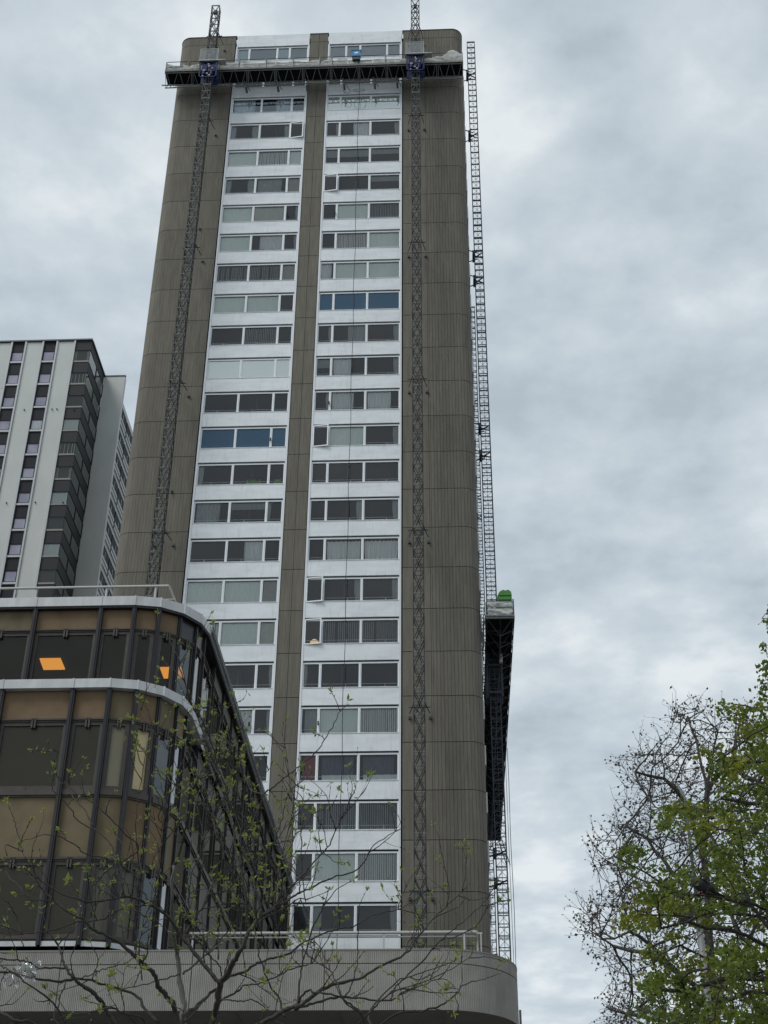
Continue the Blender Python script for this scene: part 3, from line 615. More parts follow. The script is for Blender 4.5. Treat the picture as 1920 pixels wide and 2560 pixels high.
# ---------------------------------------------------------------- pale apartment building on the left
LY, LZ = 112.0, 95.5; FH = 2.9
lb = thing('apartment_building', 'pale grey apartment block with dark window strips and a corner stack of glazed balconies', 'building', (-41, 115, 0))
pl = mat('pale_grey_cladding', (.49, .51, .49), .8, col2=(.54, .56, .54), scale=.5, bump=.2, bscale=3, stretch=(1, 1, .6))
fin = mat('light_metal_fin', (.40, .42, .43), .5, .1); dk = mat('dark_cladding', (.020, .020, .026), .7, spec=.2); dk2 = mat('dark_grey_balcony', (.034, .036, .04), .7, spec=.2)
w = MB()
for a, b in ((-60, -47.9), (-46.24, -44.44 - .16), (-42.96, -41.32), (-39.7, -38.03)): w.box(a, b, LY, LY + .4, 0, LZ - .2)
w.box(-60, -38.03, LY + .4, LY + 14, 0, LZ - .3); w.build('wall', pl, lb)
f = MB()
for x in (-47.9, -46.4, -44.6, -43.14, -41.34, -39.87, -38.03): f.box(x, x + .17, LY - .12, LY + .3, 0, LZ - .12)
for x in (-44.75, -42.9, -41.42, -39.64, -38.1):
    for k in range(12): f.box(x, x + .05, LY - .03, LY, LZ - 8 * k - 6.1, LZ - 8 * k - 5.95)
f.build('fin', fin, lb)
t = MB(); t.box(-60.1, -36.15, LY - .15, LY + .3, LZ - .12, LZ + .05); t.box(-36.4, -36.12, LY + .3, LY + 6, LZ - .12, LZ + .05)
t.box(-36.3, -33.95, LY + 6.0, LY + 6.3, LZ - .1, LZ + .05); t.build('parapet_trim', mat('dark_trim', (.06, .065, .07), .5), lb)
lav = mat('lavender_reflecting_glass', (.23, .225, .30), .12, col2=(.33, .325, .41), scale=.35, lo=.4, hi=.6, spec=.8)
lavw = mat('pale_curtained_glass', (.42, .45, .47), .25, col2=(.3, .32, .36), scale=2, stretch=(5, 1, .5))
for ci, (xa, xb) in enumerate(((-47.73, -46.4), (-44.43, -43.14), (-41.17, -39.87))):
    for k in range(15):
        z1 = 94.11 - k * FH; wn_ = MB(); frame_bars(wn_, xa + .06, xb - .06, z1 - 1.22, z1, .07, LY + .03, LY + .12)
        wi = wn_.build('window', dk, lb)
        p = MB(); p.quad((xa + .12, LY + .07, z1 - 1.16), (xb - .12, LY + .07, z1 - 1.16), (xb - .12, LY + .07, z1 - .06), (xa + .12, LY + .07, z1 - .06)); p.build('pane', lavw if (ci, k) in ((0, 3), (1, 10), (2, 3)) else lav, wi)
        p = MB(); p.box(xa + .02, xb - .02, LY - .05, LY + .12, z1 - 1.48, z1 - 1.27); p.build('sill', fin, wi)
    p = MB(); p.box(xa, xb, LY + .13, LY + .4, 0, LZ - .15)
    for k in range(16): p.box(xa + .03, xb - .03, LY + .05, LY + .13, 94.11 - k * FH + .04, 94.11 - k * FH + 1.36)
    p.build('dark_strip', dk, lb)
# corner balconies
bx0, bx1 = -37.86, -36.25
core = MB(); core.box(bx0, bx1 - .12, LY + .25, LY + 6, 0, LZ - .15); core.build('balcony_core', mat('balcony_interior', (.10, .10, .095), .8), lb)
bg = glass('balcony_glass', (.9, .94, .93), 1.4, haze=((.12, .14, .14), .15)); bgs = glass('balcony_side_glass', (.5, .55, .54), 1.6, haze=((.14, .17, .16), .45))
rr = random.Random(3); curt = {0: 'e', 1: 'v', 3: 'k', 4: 'v', 5: 'e', 6: 'k', 8: 'k', 2: 'd', 7: 'd', 9: 'd'}
for k in range(15):
    z1 = 94.11 - k * FH
    b = MB(); b.cur = 0; b.box(bx0, bx1, LY, LY + .1, z1 + .02, z1 + 1.3); b.box(bx1 - .1, bx1, LY + .1, LY + 6, z1 + .02 + .1, z1 + 1.3)
    b.cur = 1; b.box(bx0 + .02, bx1 - .02, LY - .04, LY + .1, z1 - 1.55, z1 - 1.36)
    bal = b.build('balcony', [dk2, mat('pale_slab', (.3, .29, .26), .8) if k == 0 else slabm], lb) if k else None
    if k == 0:
        slabm = mat('pale_slab', (.26, .255, .23), .8); bal = b.build('balcony', [dk2, slabm], lb)
    p = MB(); p.quad((bx0 + .03, LY + .03, z1 - 1.36), (bx1 - .03, LY + .03, z1 - 1.36), (bx1 - .03, LY + .03, z1), (bx0 + .03, LY + .03, z1)); p.build('pane', bg, bal)
    for j in range(2):
        p = MB(); y0 = LY + .15 + j * 2.95; p.quad((bx1 - .03, y0, z1 - 1.5), (bx1 - .03, y0 + 2.85, z1 - 1.5), (bx1 - .03, y0 + 2.85, z1 + .05 * j), (bx1 - .03, y0, z1)); p.build('pane', bgs, bal)
        q = MB(); q.box(bx1 - .06, bx1 + .03, y0 + 2.85, y0 + 2.95, z1 - 1.5, z1 + .1); q.box(bx1 - .06, bx1 + .03, y0, y0 + 2.9, z1 - 1.55, z1 - 1.48); q.build('frame', dk, bal)
    cc = curt.get(k, 'd')
    if cc == 'k': q = MB(); [q.quad((bx0 + .05 + i * .13, LY + .16 + .03 * (i % 2), z1 - 1.35), (bx0 + .18 + i * .13, LY + .16 + .03 * ((i + 1) % 2), z1 - 1.35), (bx0 + .18 + i * .13, LY + .16 + .03 * ((i + 1) % 2), z1 - .03), (bx0 + .05 + i * .13, LY + .16 + .03 * (i % 2), z1 - .03)) for i in range(11)]; q.build('curtain', M['cur_white'], bal)
    if cc in 've':
        q = MB()
        for i in ((0, 3, 6, 9, 11) if cc == 'v' else (0, 1, 10, 11)): q.quad((bx0 + .05 + i * .125, LY + .18, z1 - 1.35), (bx0 + .13 + i * .125, LY + .16, z1 - 1.35), (bx0 + .13 + i * .125, LY + .16, z1 - .03), (bx0 + .06 + i * .125, LY + .18, z1 - .03))
        q.build('curtain', M['cur_beige'], bal)
s = MB(); s.box(-36.25, -34.0, LY + 6.05, LY + 6.6, 0, LZ - .12); s.box(-36.25, -35.1, LY + 6.6, LY + 34, 0, LZ - .3); s.build('wall', pl, lb)
wm = mat('white_balcony_panel', (.42, .44, .43), .6)
for k in range(15):
    z1 = 94.4 - k * FH; b = MB(); b.cur = 0
    for j in range(7):
        y0 = LY + 9.2 + j * 3.5; b.cur = 0; b.box(-35.1, -34.98, y0, y0 + 3.35, z1 - 2.3, z1 - 1.35); b.cur = 1; b.box(-35.1, -35.0, y0 + .1, y0 + 3.3, z1 - 1.35, z1 - .12)
        b.cur = 0; b.box(-35.05, -34.96, y0 + 1.6, y0 + 1.7, z1 - 1.3, z1 - .6); b.cur = 1; b.box(-34.98, -34.93, y0 - .08, y0, z1 - 2.3, z1 - 1.2)
        b.box(-34.98, -34.95, y0, y0 + 3.35, z1 - 1.86, z1 - 1.8)
    b.build('balcony', [wm, dk], lb)
an = MB()
for x, z in ((-42.0, 86.6), (-39.2, 86.6), (-38.7, 86.6), (-42.1, 75.5), (-39.3, 75.5), (-37.0, 86.5), (-36.6, 75.4)): an.tube((x, LY - .12, z), (x, LY + .02, z), .065, n=8)
an.build('wall_anchor', M['cable'], lb)

# ---------------------------------------------------------------- brown glass office building
ob_ = thing('office_building', 'low brown glass office building with rounded corner and aluminium cornices', 'building', (-12, 45, 12))
mul = mat('blue_black_mullion', (.012, .013, .020), .35, .3, col2=(.03, .027, .028), scale=2, stretch=(3, 3, .2)); fr = mat('bronze_frame', (.040, .034, .028), .45, .2, col2=(.058, .049, .04), scale=3)
tanA = mat('tan_panel', (.155, .104, .058), .6, col2=(.178, .122, .069), scale=2.5, spec=.2, third=((.072, .05, .028), 1.2, (1, 1, .6), .55, .75, .5)); tanB = mat('olive_panel', (.132, .105, .060), .6, col2=(.152, .122, .072), scale=2.5, spec=.2, third=((.062, .05, .028), 1.2, (1, 1, .6), .55, .75, .5))
dkp = mat('dark_panel', (.022, .020, .024), .3)
og = glass('bronze_glass', (.80, .78, .70), 1.42, (.9, .87, .78), wav=.1, haze=((.04, .037, .03), .3)); ogr = glass('reflective_bronze_glass', (.10, .10, .09), 2.1, (.95, .93, .86), wav=.05, haze=((.05, .047, .04), .5)); ogc = glass('clear_bronze_glass', (.97, .96, .92), 1.4); cg9 = glass('angled_glass', (.5, .5, .48), 2.0, (.85, .93, 1), haze=((.05, .05, .045), .4)); cgl = glass('corner_glass', (.2, .2, .2), 4.5, (.97, .98, 1)); sgl = glass('side_glass', (.2, .2, .18), 1.7, (.30, .28, .23), haze=((.055, .050, .040), .7)); spn = mat('brown_side_panel', (.066, .058, .044), .42, col2=(.085, .075, .058), scale=2, stretch=(1, 1, .4), spec=.25)
alu = mat('aluminium_cornice', (.50, .51, .51), .4, .25, col2=(.40, .41, .41), scale=2.2, stretch=(1.5, 1.5, .5))
XR_ = -8.46
def plan_nodes(y0, left):
    st = [left + 2.2 * i for i in range(5)]
    a = arc(XR_ - 2.0, y0 + 2.0, 2.0, 270, 360, 4)
    ns = [x for x in st]; pts = [(-10.46 - 1.12 - 2.2 * i, y0) for i in range(6, 0, -1)] + [(-10.46 - 1.12, y0), (-10.46, y0)] + a[1:]
    y = y0 + 2.0; e_ = 71.3
    while y + 2.25 < e_: y += 2.25; pts.append((XR_, y))
    pts.append((XR_, e_)); return pts
def offs(pts, d):
    out_ = []
    for i, p in enumerate(pts):
        a = Vector(pts[max(i - 1, 0)]); b = Vector(pts[min(i + 1, len(pts) - 1)]); t = (b - a).normalized(); out_.append((p[0] + t.y * d, p[1] - t.x * d))
    return out_
BR = random.Random(8)
def bay_rect(mb, a, b, z0, z1, ins, d0, d1):
    """box spanning bay a-b inset by ins at both ends, between outward offsets d0<d1"""
    A, B = Vector((*a, 0)), Vector((*b, 0)); t = (B - A).normalized(); nn = Vector((t.y, -t.x, 0)); A = A + t * ins; B = B - t * ins
    vs = [A + nn * d1, B + nn * d1, B + nn * d0, A + nn * d0]
    mb.add([(v.x, v.y, z0) for v in vs] + [(v.x, v.y, z1) for v in vs], [(0, 3, 2, 1), (4, 5, 6, 7), (0, 1, 5, 4), (1, 2, 6, 5), (2, 3, 7, 6), (3, 0, 4, 7)])
def facade(y0, zt, zb, levels, kind):
    """levels: list of (type, z0, z1)"""
    P = plan_nodes(y0, 0)
    for i, p in enumerate(P[:-1]):
        q = Vector(p); a = Vector(P[max(i - 1, 0)]); b = Vector(P[i + 1]); t = (b - a).normalized(); nn = Vector((t.y, -t.x)); dp = .16 if i < 9 else .05
        m = MB(); c = [q + t * -.07 + nn * dp, q + t * .07 + nn * dp, q + t * .07 - nn * .1, q - t * .07 - nn * .1]
        m.add([(v.x, v.y, zb) for v in c] + [(v.x, v.y, zt) for v in c], [(0, 3, 2, 1), (4, 5, 6, 7), (0, 1, 5, 4), (1, 2, 6, 5), (2, 3, 7, 6), (3, 0, 4, 7)])
        c = [q - t * .022 + nn * (dp + .03), q + t * .022 + nn * (dp + .03), q + t * .022 + nn * (dp + .002), q - t * .022 + nn * (dp + .002)]
        m.add([(v.x, v.y, zb) for v in c] + [(v.x, v.y, zt) for v in c], [(0, 3, 2, 1), (0, 1, 5, 4), (1, 2, 6, 5), (3, 0, 4, 7)])
        m.build('mullion', mul, ob_)
    for i in range(len(P) - 1):
        a, b = P[i], P[i + 1]; side = i >= 11; curved = 7 <= i < 11
        wid = (Vector(b) - Vector(a)).length
        for (ty, z0, z1) in levels:
            if ty == 'p':
                m = MB(); bay_rect(m, a, b, z0, z1, .07, -.06, 0.0)
                pm = (cgl if i == 11 else spn) if side else (dkp if (kind == 'u' and i >= 9) else (tanA if BR.random() < .5 else tanB))
                m.build('spandrel_panel', pm, ob_)
                if side: m2 = MB(); bay_rect(m2, a, b, z0, z1, .09, -.12, -.08); m2.build('backing_panel', dkp, ob_)
            elif ty == 'w':
                m = MB(); s = .07; fw = .11 if wid > .9 else (.13 if i < 9 else .05)
                bay_rect(m, a, b, z1 - .11, z1, s, -.05, .02); bay_rect(m, a, b, z0, z0 + .09, s, -.05, .02)
                A, B = Vector(a), Vector(b); t = (B - A).normalized(); L = (B - A).length
                for u0, u1 in ((s, s + fw), (L - s - fw, L - s)):
                    bay_rect(m, tuple(A + t * u0), tuple(A + t * u1), z0 + .09, z1 - .11, 0, -.05, .02)
                mid = (A + B) / 2
                bay_rect(m, tuple(mid - t * .07), tuple(mid - t * .02), z1 - .2, z1 + .12, 0, .021, .09); bay_rect(m, tuple(mid + t * .02), tuple(mid + t * .07), z1 - .2, z1 + .12, 0, .021, .09)
                if z0 > 16: bay_rect(m, tuple(mid - t * .05), tuple(mid + t * .05), z0 - .16, z0 + .03, 0, .021, .07)
                wi = m.build('window', fr, ob_)
                g_ = MB(); g_.quad((*(A + t * (s + fw)), z0 + .09), (*(B - t * (s + fw)), z0 + .09), (*(B - t * (s + fw)), z1 - .11), (*(A + t * (s + fw)), z1 - .11))
                for k_, v in enumerate(g_.v): g_.v[k_] = (v[0] - t.y * .02, v[1] + t.x * .02, v[2])
                g_.build('glass', cgl if i in (10, 11) else (sgl if side else cg9 if i == 9 else ogc if i in (7, 8) and kind == 'l' else og), wi)
                bl = None
                if kind == 'l':
                    if z0 > 16 and i == 8: bl = (.85, .72, .45)
                    elif z0 > 16 and i == 7: bl = (.42, .38, .27)
                    elif i < 9: bl = (.17, .155, .115)
                elif i in (7, 8): bl = None
                if bl and not side:
                    q_ = MB(); bay_rect(q_, a, b, z0 + .09, z1 - .11, .15, -.12, -.1); q_.build('blind', mat('office_blind', bl, .8), wi)
            elif ty == 't':
                m = MB(); bay_rect(m, a, b, z0, z1, .07, -.06, .05); bay_rect(m, a, b, z0 + .05, z1 - .05, .07, .051, .09); m.build('transom', fr, ob_)
    return P
UP, LP = 41.2, 39.3
Pu = facade(UP, 24.5, 20.8, [('p', 23.72, 24.47), ('t', 23.6, 23.72), ('w', 21.35, 23.6), ('t', 21.2, 21.35), ('p', 20.85, 21.2)], 'u')
Pl = facade(LP, 20.55, 12.72, [('p', 19.62, 20.53), ('t', 19.5, 19.62), ('w', 17.36, 19.5), ('t', 17.1, 17.36), ('p', 15.28, 17.1), ('t', 15.15, 15.28), ('w', 12.97, 15.15), ('t', 12.86, 12.97)], 'l')
for P, z0, z1 in ((Pu, 24.49, 24.83), (Pl, 20.56, 20.86)):
    end = len(P) if P is Pu else 13
    c = MB(); strip(c, [(p[0], p[1]) for p in offs(P[:end], .22)], .5, z0, z1)
    for p in offs(P[:12], .225): c.box(p[0] - .025, p[0] + .025, p[1] - .012, p[1] + .0, z0 - .01, z1 + .01)
    c.build('cornice', alu, ob_)
c = MB(); strip(c, offs(Pu[11:], .30), .02, 24.56, 24.80); strip(c, offs(Pu, .18), .5, 24.42, 24.485); c.build('cornice', mul, ob_)
c = MB(); c.tube((XR_ + .3, 43.2, 20.7), (XR_ + .3, 47.5, 20.7), .13, n=10); c.build('pipe', M['steel'], ob_)
c = MB()
for i in range(10):
    a, b = offs(Pl, .12)[i], offs(Pl, .12)[i + 1]; bay_rect(c, a, b, 12.70, 12.84, .06, -.06, .0)
c.build('base_strip', alu, ob_)
core = MB()
strip(core, offs(Pl, -.5), .2, 12.3, 12.7)
ins = [p for p in offs(Pu, -3.2)]; core.wall([(-26, UP + 4.5), (-12, UP + 4.5), (-12, 71)], 12.3, 24.4)
core.add([(-26, UP + .1, 23.62), (-10.46, UP + .1, 23.62), (-9.0, 42, 23.62), (XR_ - .1, 43.3, 23.62), (XR_ - .1, 71, 23.62), (-26, 71, 23.62)], [(0, 1, 2, 3, 4, 5)])
for z in (20.3, 17.2, 15.5, 12.6): core.add([(-26, LP + .35, z), (-10.6, LP + .35, z), (XR_ - .35, 41.8, z), (XR_ - .35, 71, z), (-26, 71, z)], [(0, 1, 2, 3, 4)])
core.add([(-26, UP - .1, 24.6), (-10.46, UP - .1, 24.6), (XR_, 43.3, 24.6), (XR_, 71, 24.6), (-26, 71, 24.6)], [(0, 1, 2, 3, 4)])
core.add([(-26, LP, 20.7), (-10.46, LP, 20.7), (-9.0, 39.9, 20.7), (XR_, 41.3, 20.7), (XR_, 45, 20.7), (-26, 45, 20.7)], [(0, 1, 2, 3, 4, 5)])
core.wall([(XR_ - .4, 71.3), (-26, 71.3), (-26, LP + .3)], 0, 24.5)
core.build('wall', mat('dark_office_interior', (.03, .028, .026), .9), ob_)
for Q in (((-14.04, 43.03), (-13.32, 43.03), (-13.36, 43.85), (-14.11, 43.85)), ((-10.03, 43.83), (-9.3, 43.83), (-9.3, 44.65), (-10.04, 44.65))):
    c = MB(); c.add([(x, y, 23.60) for x, y in Q[::-1]] + [(x, y, 23.56) for x, y in Q[::-1]], [(4, 5, 6, 7), (0, 3, 2, 1), (0, 1, 5, 4), (1, 2, 6, 5), (2, 3, 7, 6), (3, 0, 4, 7)]); tag(c.build('ceiling_light', M['lamp_on'], ob_), 'glowing orange ceiling panel')
ral = mat('brushed_rail', (.42, .42, .40), .4, .4)
c = MB(); ry = 42.0
c.tube((-26, ry, 25.78), (-9.6, ry, 25.78), .045, n=8); c.tube((-26, ry + .1, 25.3), (-9.35, ry + .1, 25.3), .028, n=6)
c.tube((-9.6, ry, 25.78), (-9.15, ry + .5, 24.8), .045, n=8); c.tube((-9.6, ry, 25.78), (-9.4, 48, 25.78), .035, n=8)
for x in (-14.2, -11.75, -10.05, -16.6, -19): c.box(x - .03, x + .03, ry - .0, ry + .03, 24.8, 25.76); c.tube((x - .1, ry + .35, 24.8), (x + .05, ry + .02, 25.75), .03)
c.build('roof_railing', ral, ob_)

# ---------------------------------------------------------------- podium
pd = thing('podium', 'ribbed concrete podium parapet with rounded right corner at the foot of the tower', 'podium', (-8, 50, 0))
rib = mat('fine_ribbed_concrete', (.245, .236, .213), .9, col2=(.29, .28, .256), scale=.9, stretch=(1, 1, 1.6), bump=.3, bscale=20, third=((.165, .16, .14), 1.6, (2.2, 2.2, .35), .5, .75, .6))
def podium_plan(d=0): return [(-30, 38.9 - d)] + [(-.47, 38.9 - d)] + arc(-.47, 41.1, 2.2 + d, 270, 360, 14)[1:] + [(1.73 + d, 60)]
def corr(mb, plan, z0, z1, pitch=.052, dep=.014):
    pts = [Vector(p) for p in plan]; prof = []; s = 0
    for i in range(len(pts) - 1):
        L = (pts[i + 1] - pts[i]).length; t = (pts[i + 1] - pts[i]).normalized(); nn = Vector((t.y, -t.x)); n = max(1, round(L / pitch))
        for k in range(n):
            p = pts[i] + t * (L * k / n); w_ = L / n
            prof += [p - nn * dep, p + t * w_ * .18, p + t * w_ * .62, p + t * w_ * .80 - nn * dep]
    prof.append(pts[-1] - Vector((0, 0))); mb.wall([(p.x, p.y) for p in prof], z0, z1)
VJ = [-3.55 + 3.62 * k for k in range(-7, 2)]
m1 = MB(); segs_ = [-30] + [v for v in VJ if -29 < v < -.6] + [-.47]
for a, b in zip(segs_[:-1], segs_[1:]):
    last = b == -.47
    pl_ = [(a + .012, 38.9), (b - (0 if last else .012), 38.9)]
    for z0, z1 in ((10.88, 12.095), (12.12, 12.46)): corr(m1, pl_, z0, z1)
rest = arc(-.47, 41.1, 2.2, 270, 360, 22)
for z0, z1 in ((10.88, 12.095), (12.12, 12.46)):
    corr(m1, [(-.47, 38.9), (-.235, 38.9)][:2] if False else rest[:3], z0, z1); corr(m1, rest[2:] + [(1.73, 60)], z0, z1)
m1.build('parapet', rib, pd)
m2 = MB(); ip = podium_plan(-.03); strip(m2, ip, .3, 10.9, 12.44); m2.build('parapet_core', mat('parapet_core', (.13, .125, .11), .9), pd)
m3 = MB(); strip(m3, podium_plan(.01), .36, 12.462, 12.50); m3.build('capping', mat('grey_capping', (.2, .195, .18), .7), pd)
sf = MB(); pp = podium_plan(-.34); n = len(pp)
sf.add([(x, y, 10.93) for x, y in pp] + [(-30, 60, 10.93)], [tuple(range(n + 1))[::-1]])
for x in (-12, -9, -6, -3.2, -.4): sf.box(x, x + .05, 39.3, 60, 10.905, 10.93)
sf.box(-30, 1.2, 45, 60, 0, 10.9)
sf.add([(x, y, 12.3) for x, y in pp] + [(-30, 60, 12.3)], [tuple(range(n + 1))])
sf.build('soffit', mat('dark_soffit', (.12, .115, .10), .85, col2=(.145, .14, .12), scale=1), pd)
rl = MB(); RY = 41.0
rl.tube((-7.7, RY, 13.55), (.6, RY, 13.55), .045, n=8); rl.tube((.6, RY, 13.55), (.66, 44.2, 13.55), .05, n=8)
for x in (-7.6, -4.8, -2.05, .26): rl.box(x - .025, x + .025, RY - .01, RY + .02, 12.3, 13.5)
rl.box(.62, .67, RY + .6, RY + .64, 12.3, 13.5); rl.box(.72, .755, RY - .01, RY + .02, 12.3, 13.5); rl.box(.6, .78, RY, RY + .03, 13.5, 13.54)
rl.tube((-7.7, RY + .05, 13.44), (.6, RY + .05, 13.44), .025, n=6)
rl.build('railing', ral, pd)
rl = MB(); rl.path([(.55, 39.6, 12.56), (.95, 39.75, 12.56), (1.12, 39.85, 12.56)], .035, 8); rl.box(1.08, 1.17, 39.8, 39.9, 12.5, 12.6); rl.build('pipe', M['cable'], pd)
po = MB(); po.box(1.95, 2.02, 45.9, 46, 0, 12.54); po.box(1.9, 1.97, 46.1, 46.2, 0, 12.1)
tag(po.build('post', mat('dark_post', (.07, .075, .075), .7)), 'slim dark post just right of the rounded podium corner', 'post')
# ---------------------------------------------------------------- trees
bark1 = mat('dark_smooth_bark', (.022, .019, .016), .85, col2=(.04, .036, .03), scale=12, stretch=(1, 1, 3), bump=.4, bscale=30)
barkg = mat('grey_bark', (.085, .085, .078), .85, col2=(.12, .12, .11), scale=10, stretch=(1, 1, 3))
leafA = mat('fresh_spring_leaf', (.095, .125, .022), .6, col2=(.19, .225, .045), scale=2.5, trans=.35)
leafM = mat('maple_leaf', (.038, .066, .008), .6, col2=(.105, .140, .016), scale=1.3, trans=.35, lo=.4, hi=.6)
leafY = mat('yellow_green_leaf', (.12, .145, .012), .6, col2=(.165, .17, .018), scale=1.5, trans=.35)
leafD = mat('small_dark_leaf', (.030, .034, .022), .7, col2=(.05, .04, .028), scale=1.5, trans=.15)
TR = random.Random(21)
def rv(s=1.0): return Vector((TR.gauss(0, s), TR.gauss(0, s), TR.gauss(0, s)))
def leaf(mb, p, d, s, wd=.32, curl=.25):
    d = d.normalized(); sd2 = d.cross(rv()).normalized(); up = d.cross(sd2)
    a = p; b = p + d * s * .5 + sd2 * s * wd - up * s * .05; c = p + d * s - up * s * curl; e2 = p + d * s * .5 - sd2 * s * wd - up * s * .05
    m = p + d * s * .5 + up * s * .06
    mb.add([a, b, c, e2, m], [(0, 1, 4), (1, 2, 4), (2, 3, 4), (3, 0, 4)])
fg_b = MB(); fg_l = MB(); fg_g = MB()
def smooth_px(pts, n=5):
    P = [np.array(p, float) for p in pts]; P = [2 * P[0] - P[1]] + P + [2 * P[-1] - P[-2]]; out = []
    for i in range(1, len(P) - 2):
        for k in range(n):
            t = k / n; out.append(.5 * ((2 * P[i]) + (-P[i - 1] + P[i + 1]) * t + (2 * P[i - 1] - 5 * P[i] + 4 * P[i + 1] - P[i + 2]) * t * t + (-P[i - 1] + 3 * P[i] - 3 * P[i + 1] + P[i + 2]) * t ** 3))
    out.append(P[-2]); return out
def cluster(p, d, s=.86):
    for i in range(TR.randint(3, 6)):
        leaf(fg_l, p + rv(.004), (d.normalized() * .8 + rv(.55) + Vector((0, 0, .25))), TR.uniform(.03, .072) * s, TR.uniform(.13, .22))
def twig(p, d, L, r, lvl=0):
    r *= .88
    n = max(3, int(L / .045)); pts = [p.copy()]; d = d.normalized(); q = p.copy()
    for i in range(n):
        d = (d + rv(.16) + Vector((0, -.0, .07))).normalized(); q = q + d * (L / n); pts.append(q.copy())
        if lvl < 2 and i > 0 and TR.random() < (.30 if lvl == 0 else .2): twig(q, d + rv(.65), L * TR.uniform(.3, .6), r * .6, lvl + 1)
        if TR.random() < .12: leaf(fg_l, q, d + rv(.8), TR.uniform(.02, .038), .22)
        if TR.random() < .3: fg_b.tube(q, q + (d + rv(.7)).normalized() * TR.uniform(.01, .022), .0035, .002, 4)
    fg_b.path(pts, [r * (1 - .6 * i / n) for i in range(n + 1)], 4)
    if TR.random() < .62: cluster(pts[-1], d, TR.uniform(.5, .85))
def limb(px, r0, r1, y0=9.5, y1=9.5, dens=1.0, grey=False, tw=.35):
    pp = smooth_px(px); n = len(pp); ph = TR.random() * 6; L = 0
    pts = []
    for i, p in enumerate(pp):
        t = i / (n - 1); Y = y0 + (y1 - y0) * t + .12 * math.sin(ph + t * 5)
        pts.append(at(p[0] + TR.gauss(0, 1.3), p[1] + TR.gauss(0, 1.3), Y))
    (fg_g if grey else fg_b).path(pts, [.74 * (r0 + (r1 - r0) * (i / (n - 1))) * (1 + .12 * TR.gauss(0, .6)) for i in range(n)], 7)
    for i in range(1, n):
        seg = (pts[i] - pts[i - 1]); L = seg.length; t = i / n
        for _q in range(2 if TR.random() < .35 else 1):
          if TR.random() < dens * L * 4.5 * (.35 + t):
              side = seg.cross(rv()).normalized(); twig(pts[i], seg.normalized() * .6 + side * .8 + Vector((0, 0, .3)), tw * TR.uniform(.4, 1.3), max(.0045, (r0 + (r1 - r0) * t) * .4))
    if r1 < .007: twig(pts[-1], seg, .1, r1, 1)
A = lambda l: [(x / 4.1475, 2160 + y / 4.1475) for x, y in l]
B = lambda l: [(350 + x / 4.1475, 2160 + y / 4.1475) for x, y in l]
Cc = lambda l: [(700 + x / 3.072, 2160 + y / 3.072) for x, y in l]
D = lambda l: [(x / 4.1475, 1760 + y / 4.1475) for x, y in l]
E_ = lambda l: [(350 + x / 4.1475, 1760 + y / 4.1475) for x, y in l]
ROOT = [(505, 2760)]
limb(ROOT + B([(750, 1659), (790, 1500), (830, 1260), (910, 1120), (990, 980), (1060, 860), (1140, 690), (1250, 540)]), .034, .016, 9.6, 9.4, .25)
limb(B([(1250, 540), (1245, 400), (1200, 270), (1180, 180), (1150, 60)]) + E_([(1060, 1500), (1040, 1400), (1050, 1230), (930, 1030), (900, 880), (810, 680), (770, 480), (720, 350), (650, 180), (560, 60)]) + [(474, 1740), (455, 1690), (447, 1640)], .012, .005, 9.4, 9.0, 1.1)
limb(B([(1140, 690), (1110, 560), (1090, 300), (1050, 80)]) + E_([(1000, 1560), (960, 1300), (890, 1050), (880, 900), (830, 760), (740, 600), (690, 480)]), .012, .005, 9.4, 9.9, 1.0)
limb(E_([(1040, 1400), (1200, 1160), (1280, 950), (1400, 840), (1520, 750), (1659, 640)]) + [(790, 1880), (812, 1850), (840, 1800), (852, 1775)], .009, .004, 9.2, 9.5, .7, tw=.2)
limb(E_([(1280, 950), (1150, 880), (1080, 760), (980, 560), (930, 420)]), .006, .004, 9.3, 9.5, .8)
limb(B([(1250, 540), (1420, 440), (1560, 360), (1659, 300)]) + Cc([(150, 220), (300, 150), (420, 100), (560, 60), (650, -20)]) + [(930, 2120), (985, 2080)], .012, .004, 9.4, 9.8, .9)
limb(B([(1270, 520), (1400, 430), (1560, 300)]) + Cc([(60, 200), (200, 60), (300, -60), (380, -150)]) + [(850, 2050), (880, 1990)], .010, .004, 9.4, 9.1, 1.0)
limb(B([(1180, 640), (1300, 560), (1480, 470), (1659, 350)]) + Cc([(120, 330), (90, 480), (0, 640)][:1]), .008, .004, 9.4, 9.6, .9)
limb(B([(1659, 300), (1640, 120)]) + E_([(1500, 1600), (1420, 1500), (1420, 1340), (1480, 1180), (1490, 1090)]), .006, .004, 9.4, 9.2, .6, tw=.15)
limb(B([(830, 1250), (720, 1110), (640, 1020), (540, 880), (460, 790), (390, 690), (330, 600), (190, 470), (60, 410), (0, 370)]) + A([(1300, 345), (1190, 355), (920, 395), (820, 370), (640, 310), (460, 190), (330, 110)]), .020, .005, 9.5, 9.0, .8)
limb(A([(1300, 345), (1250, 180), (1190, 20)]) + D([(1180, 1510), (1070, 1370), (950, 1290), (820, 1220), (710, 1050), (550, 890), (545, 800)]), .008, .0035, 9.2, 8.9, .5, tw=.2)
limb(D([(970, 1280), (880, 1100), (760, 960), (700, 850), (600, 760), (570, 600), (600, 480)]), .006, .0035, 9.0, 9.0, .6, tw=.15)
limb(A([(1600, 390), (1500, 330), (1400, 120), (1260, 0)]) + D([(1450, 1500), (1280, 1340), (1130, 1170), (960, 1020), (800, 930), (690, 830)]), .009, .0035, 9.3, 9.2, .6, tw=.2)
limb(A([(1180, 350), (1000, 200)]) + D([(1180, 1640), (900, 1560), (780, 1460), (620, 1370), (500, 1355), (400, 1365), (240, 1420)]), .007, .003, 9.1, 9.0, .6, tw=.15)
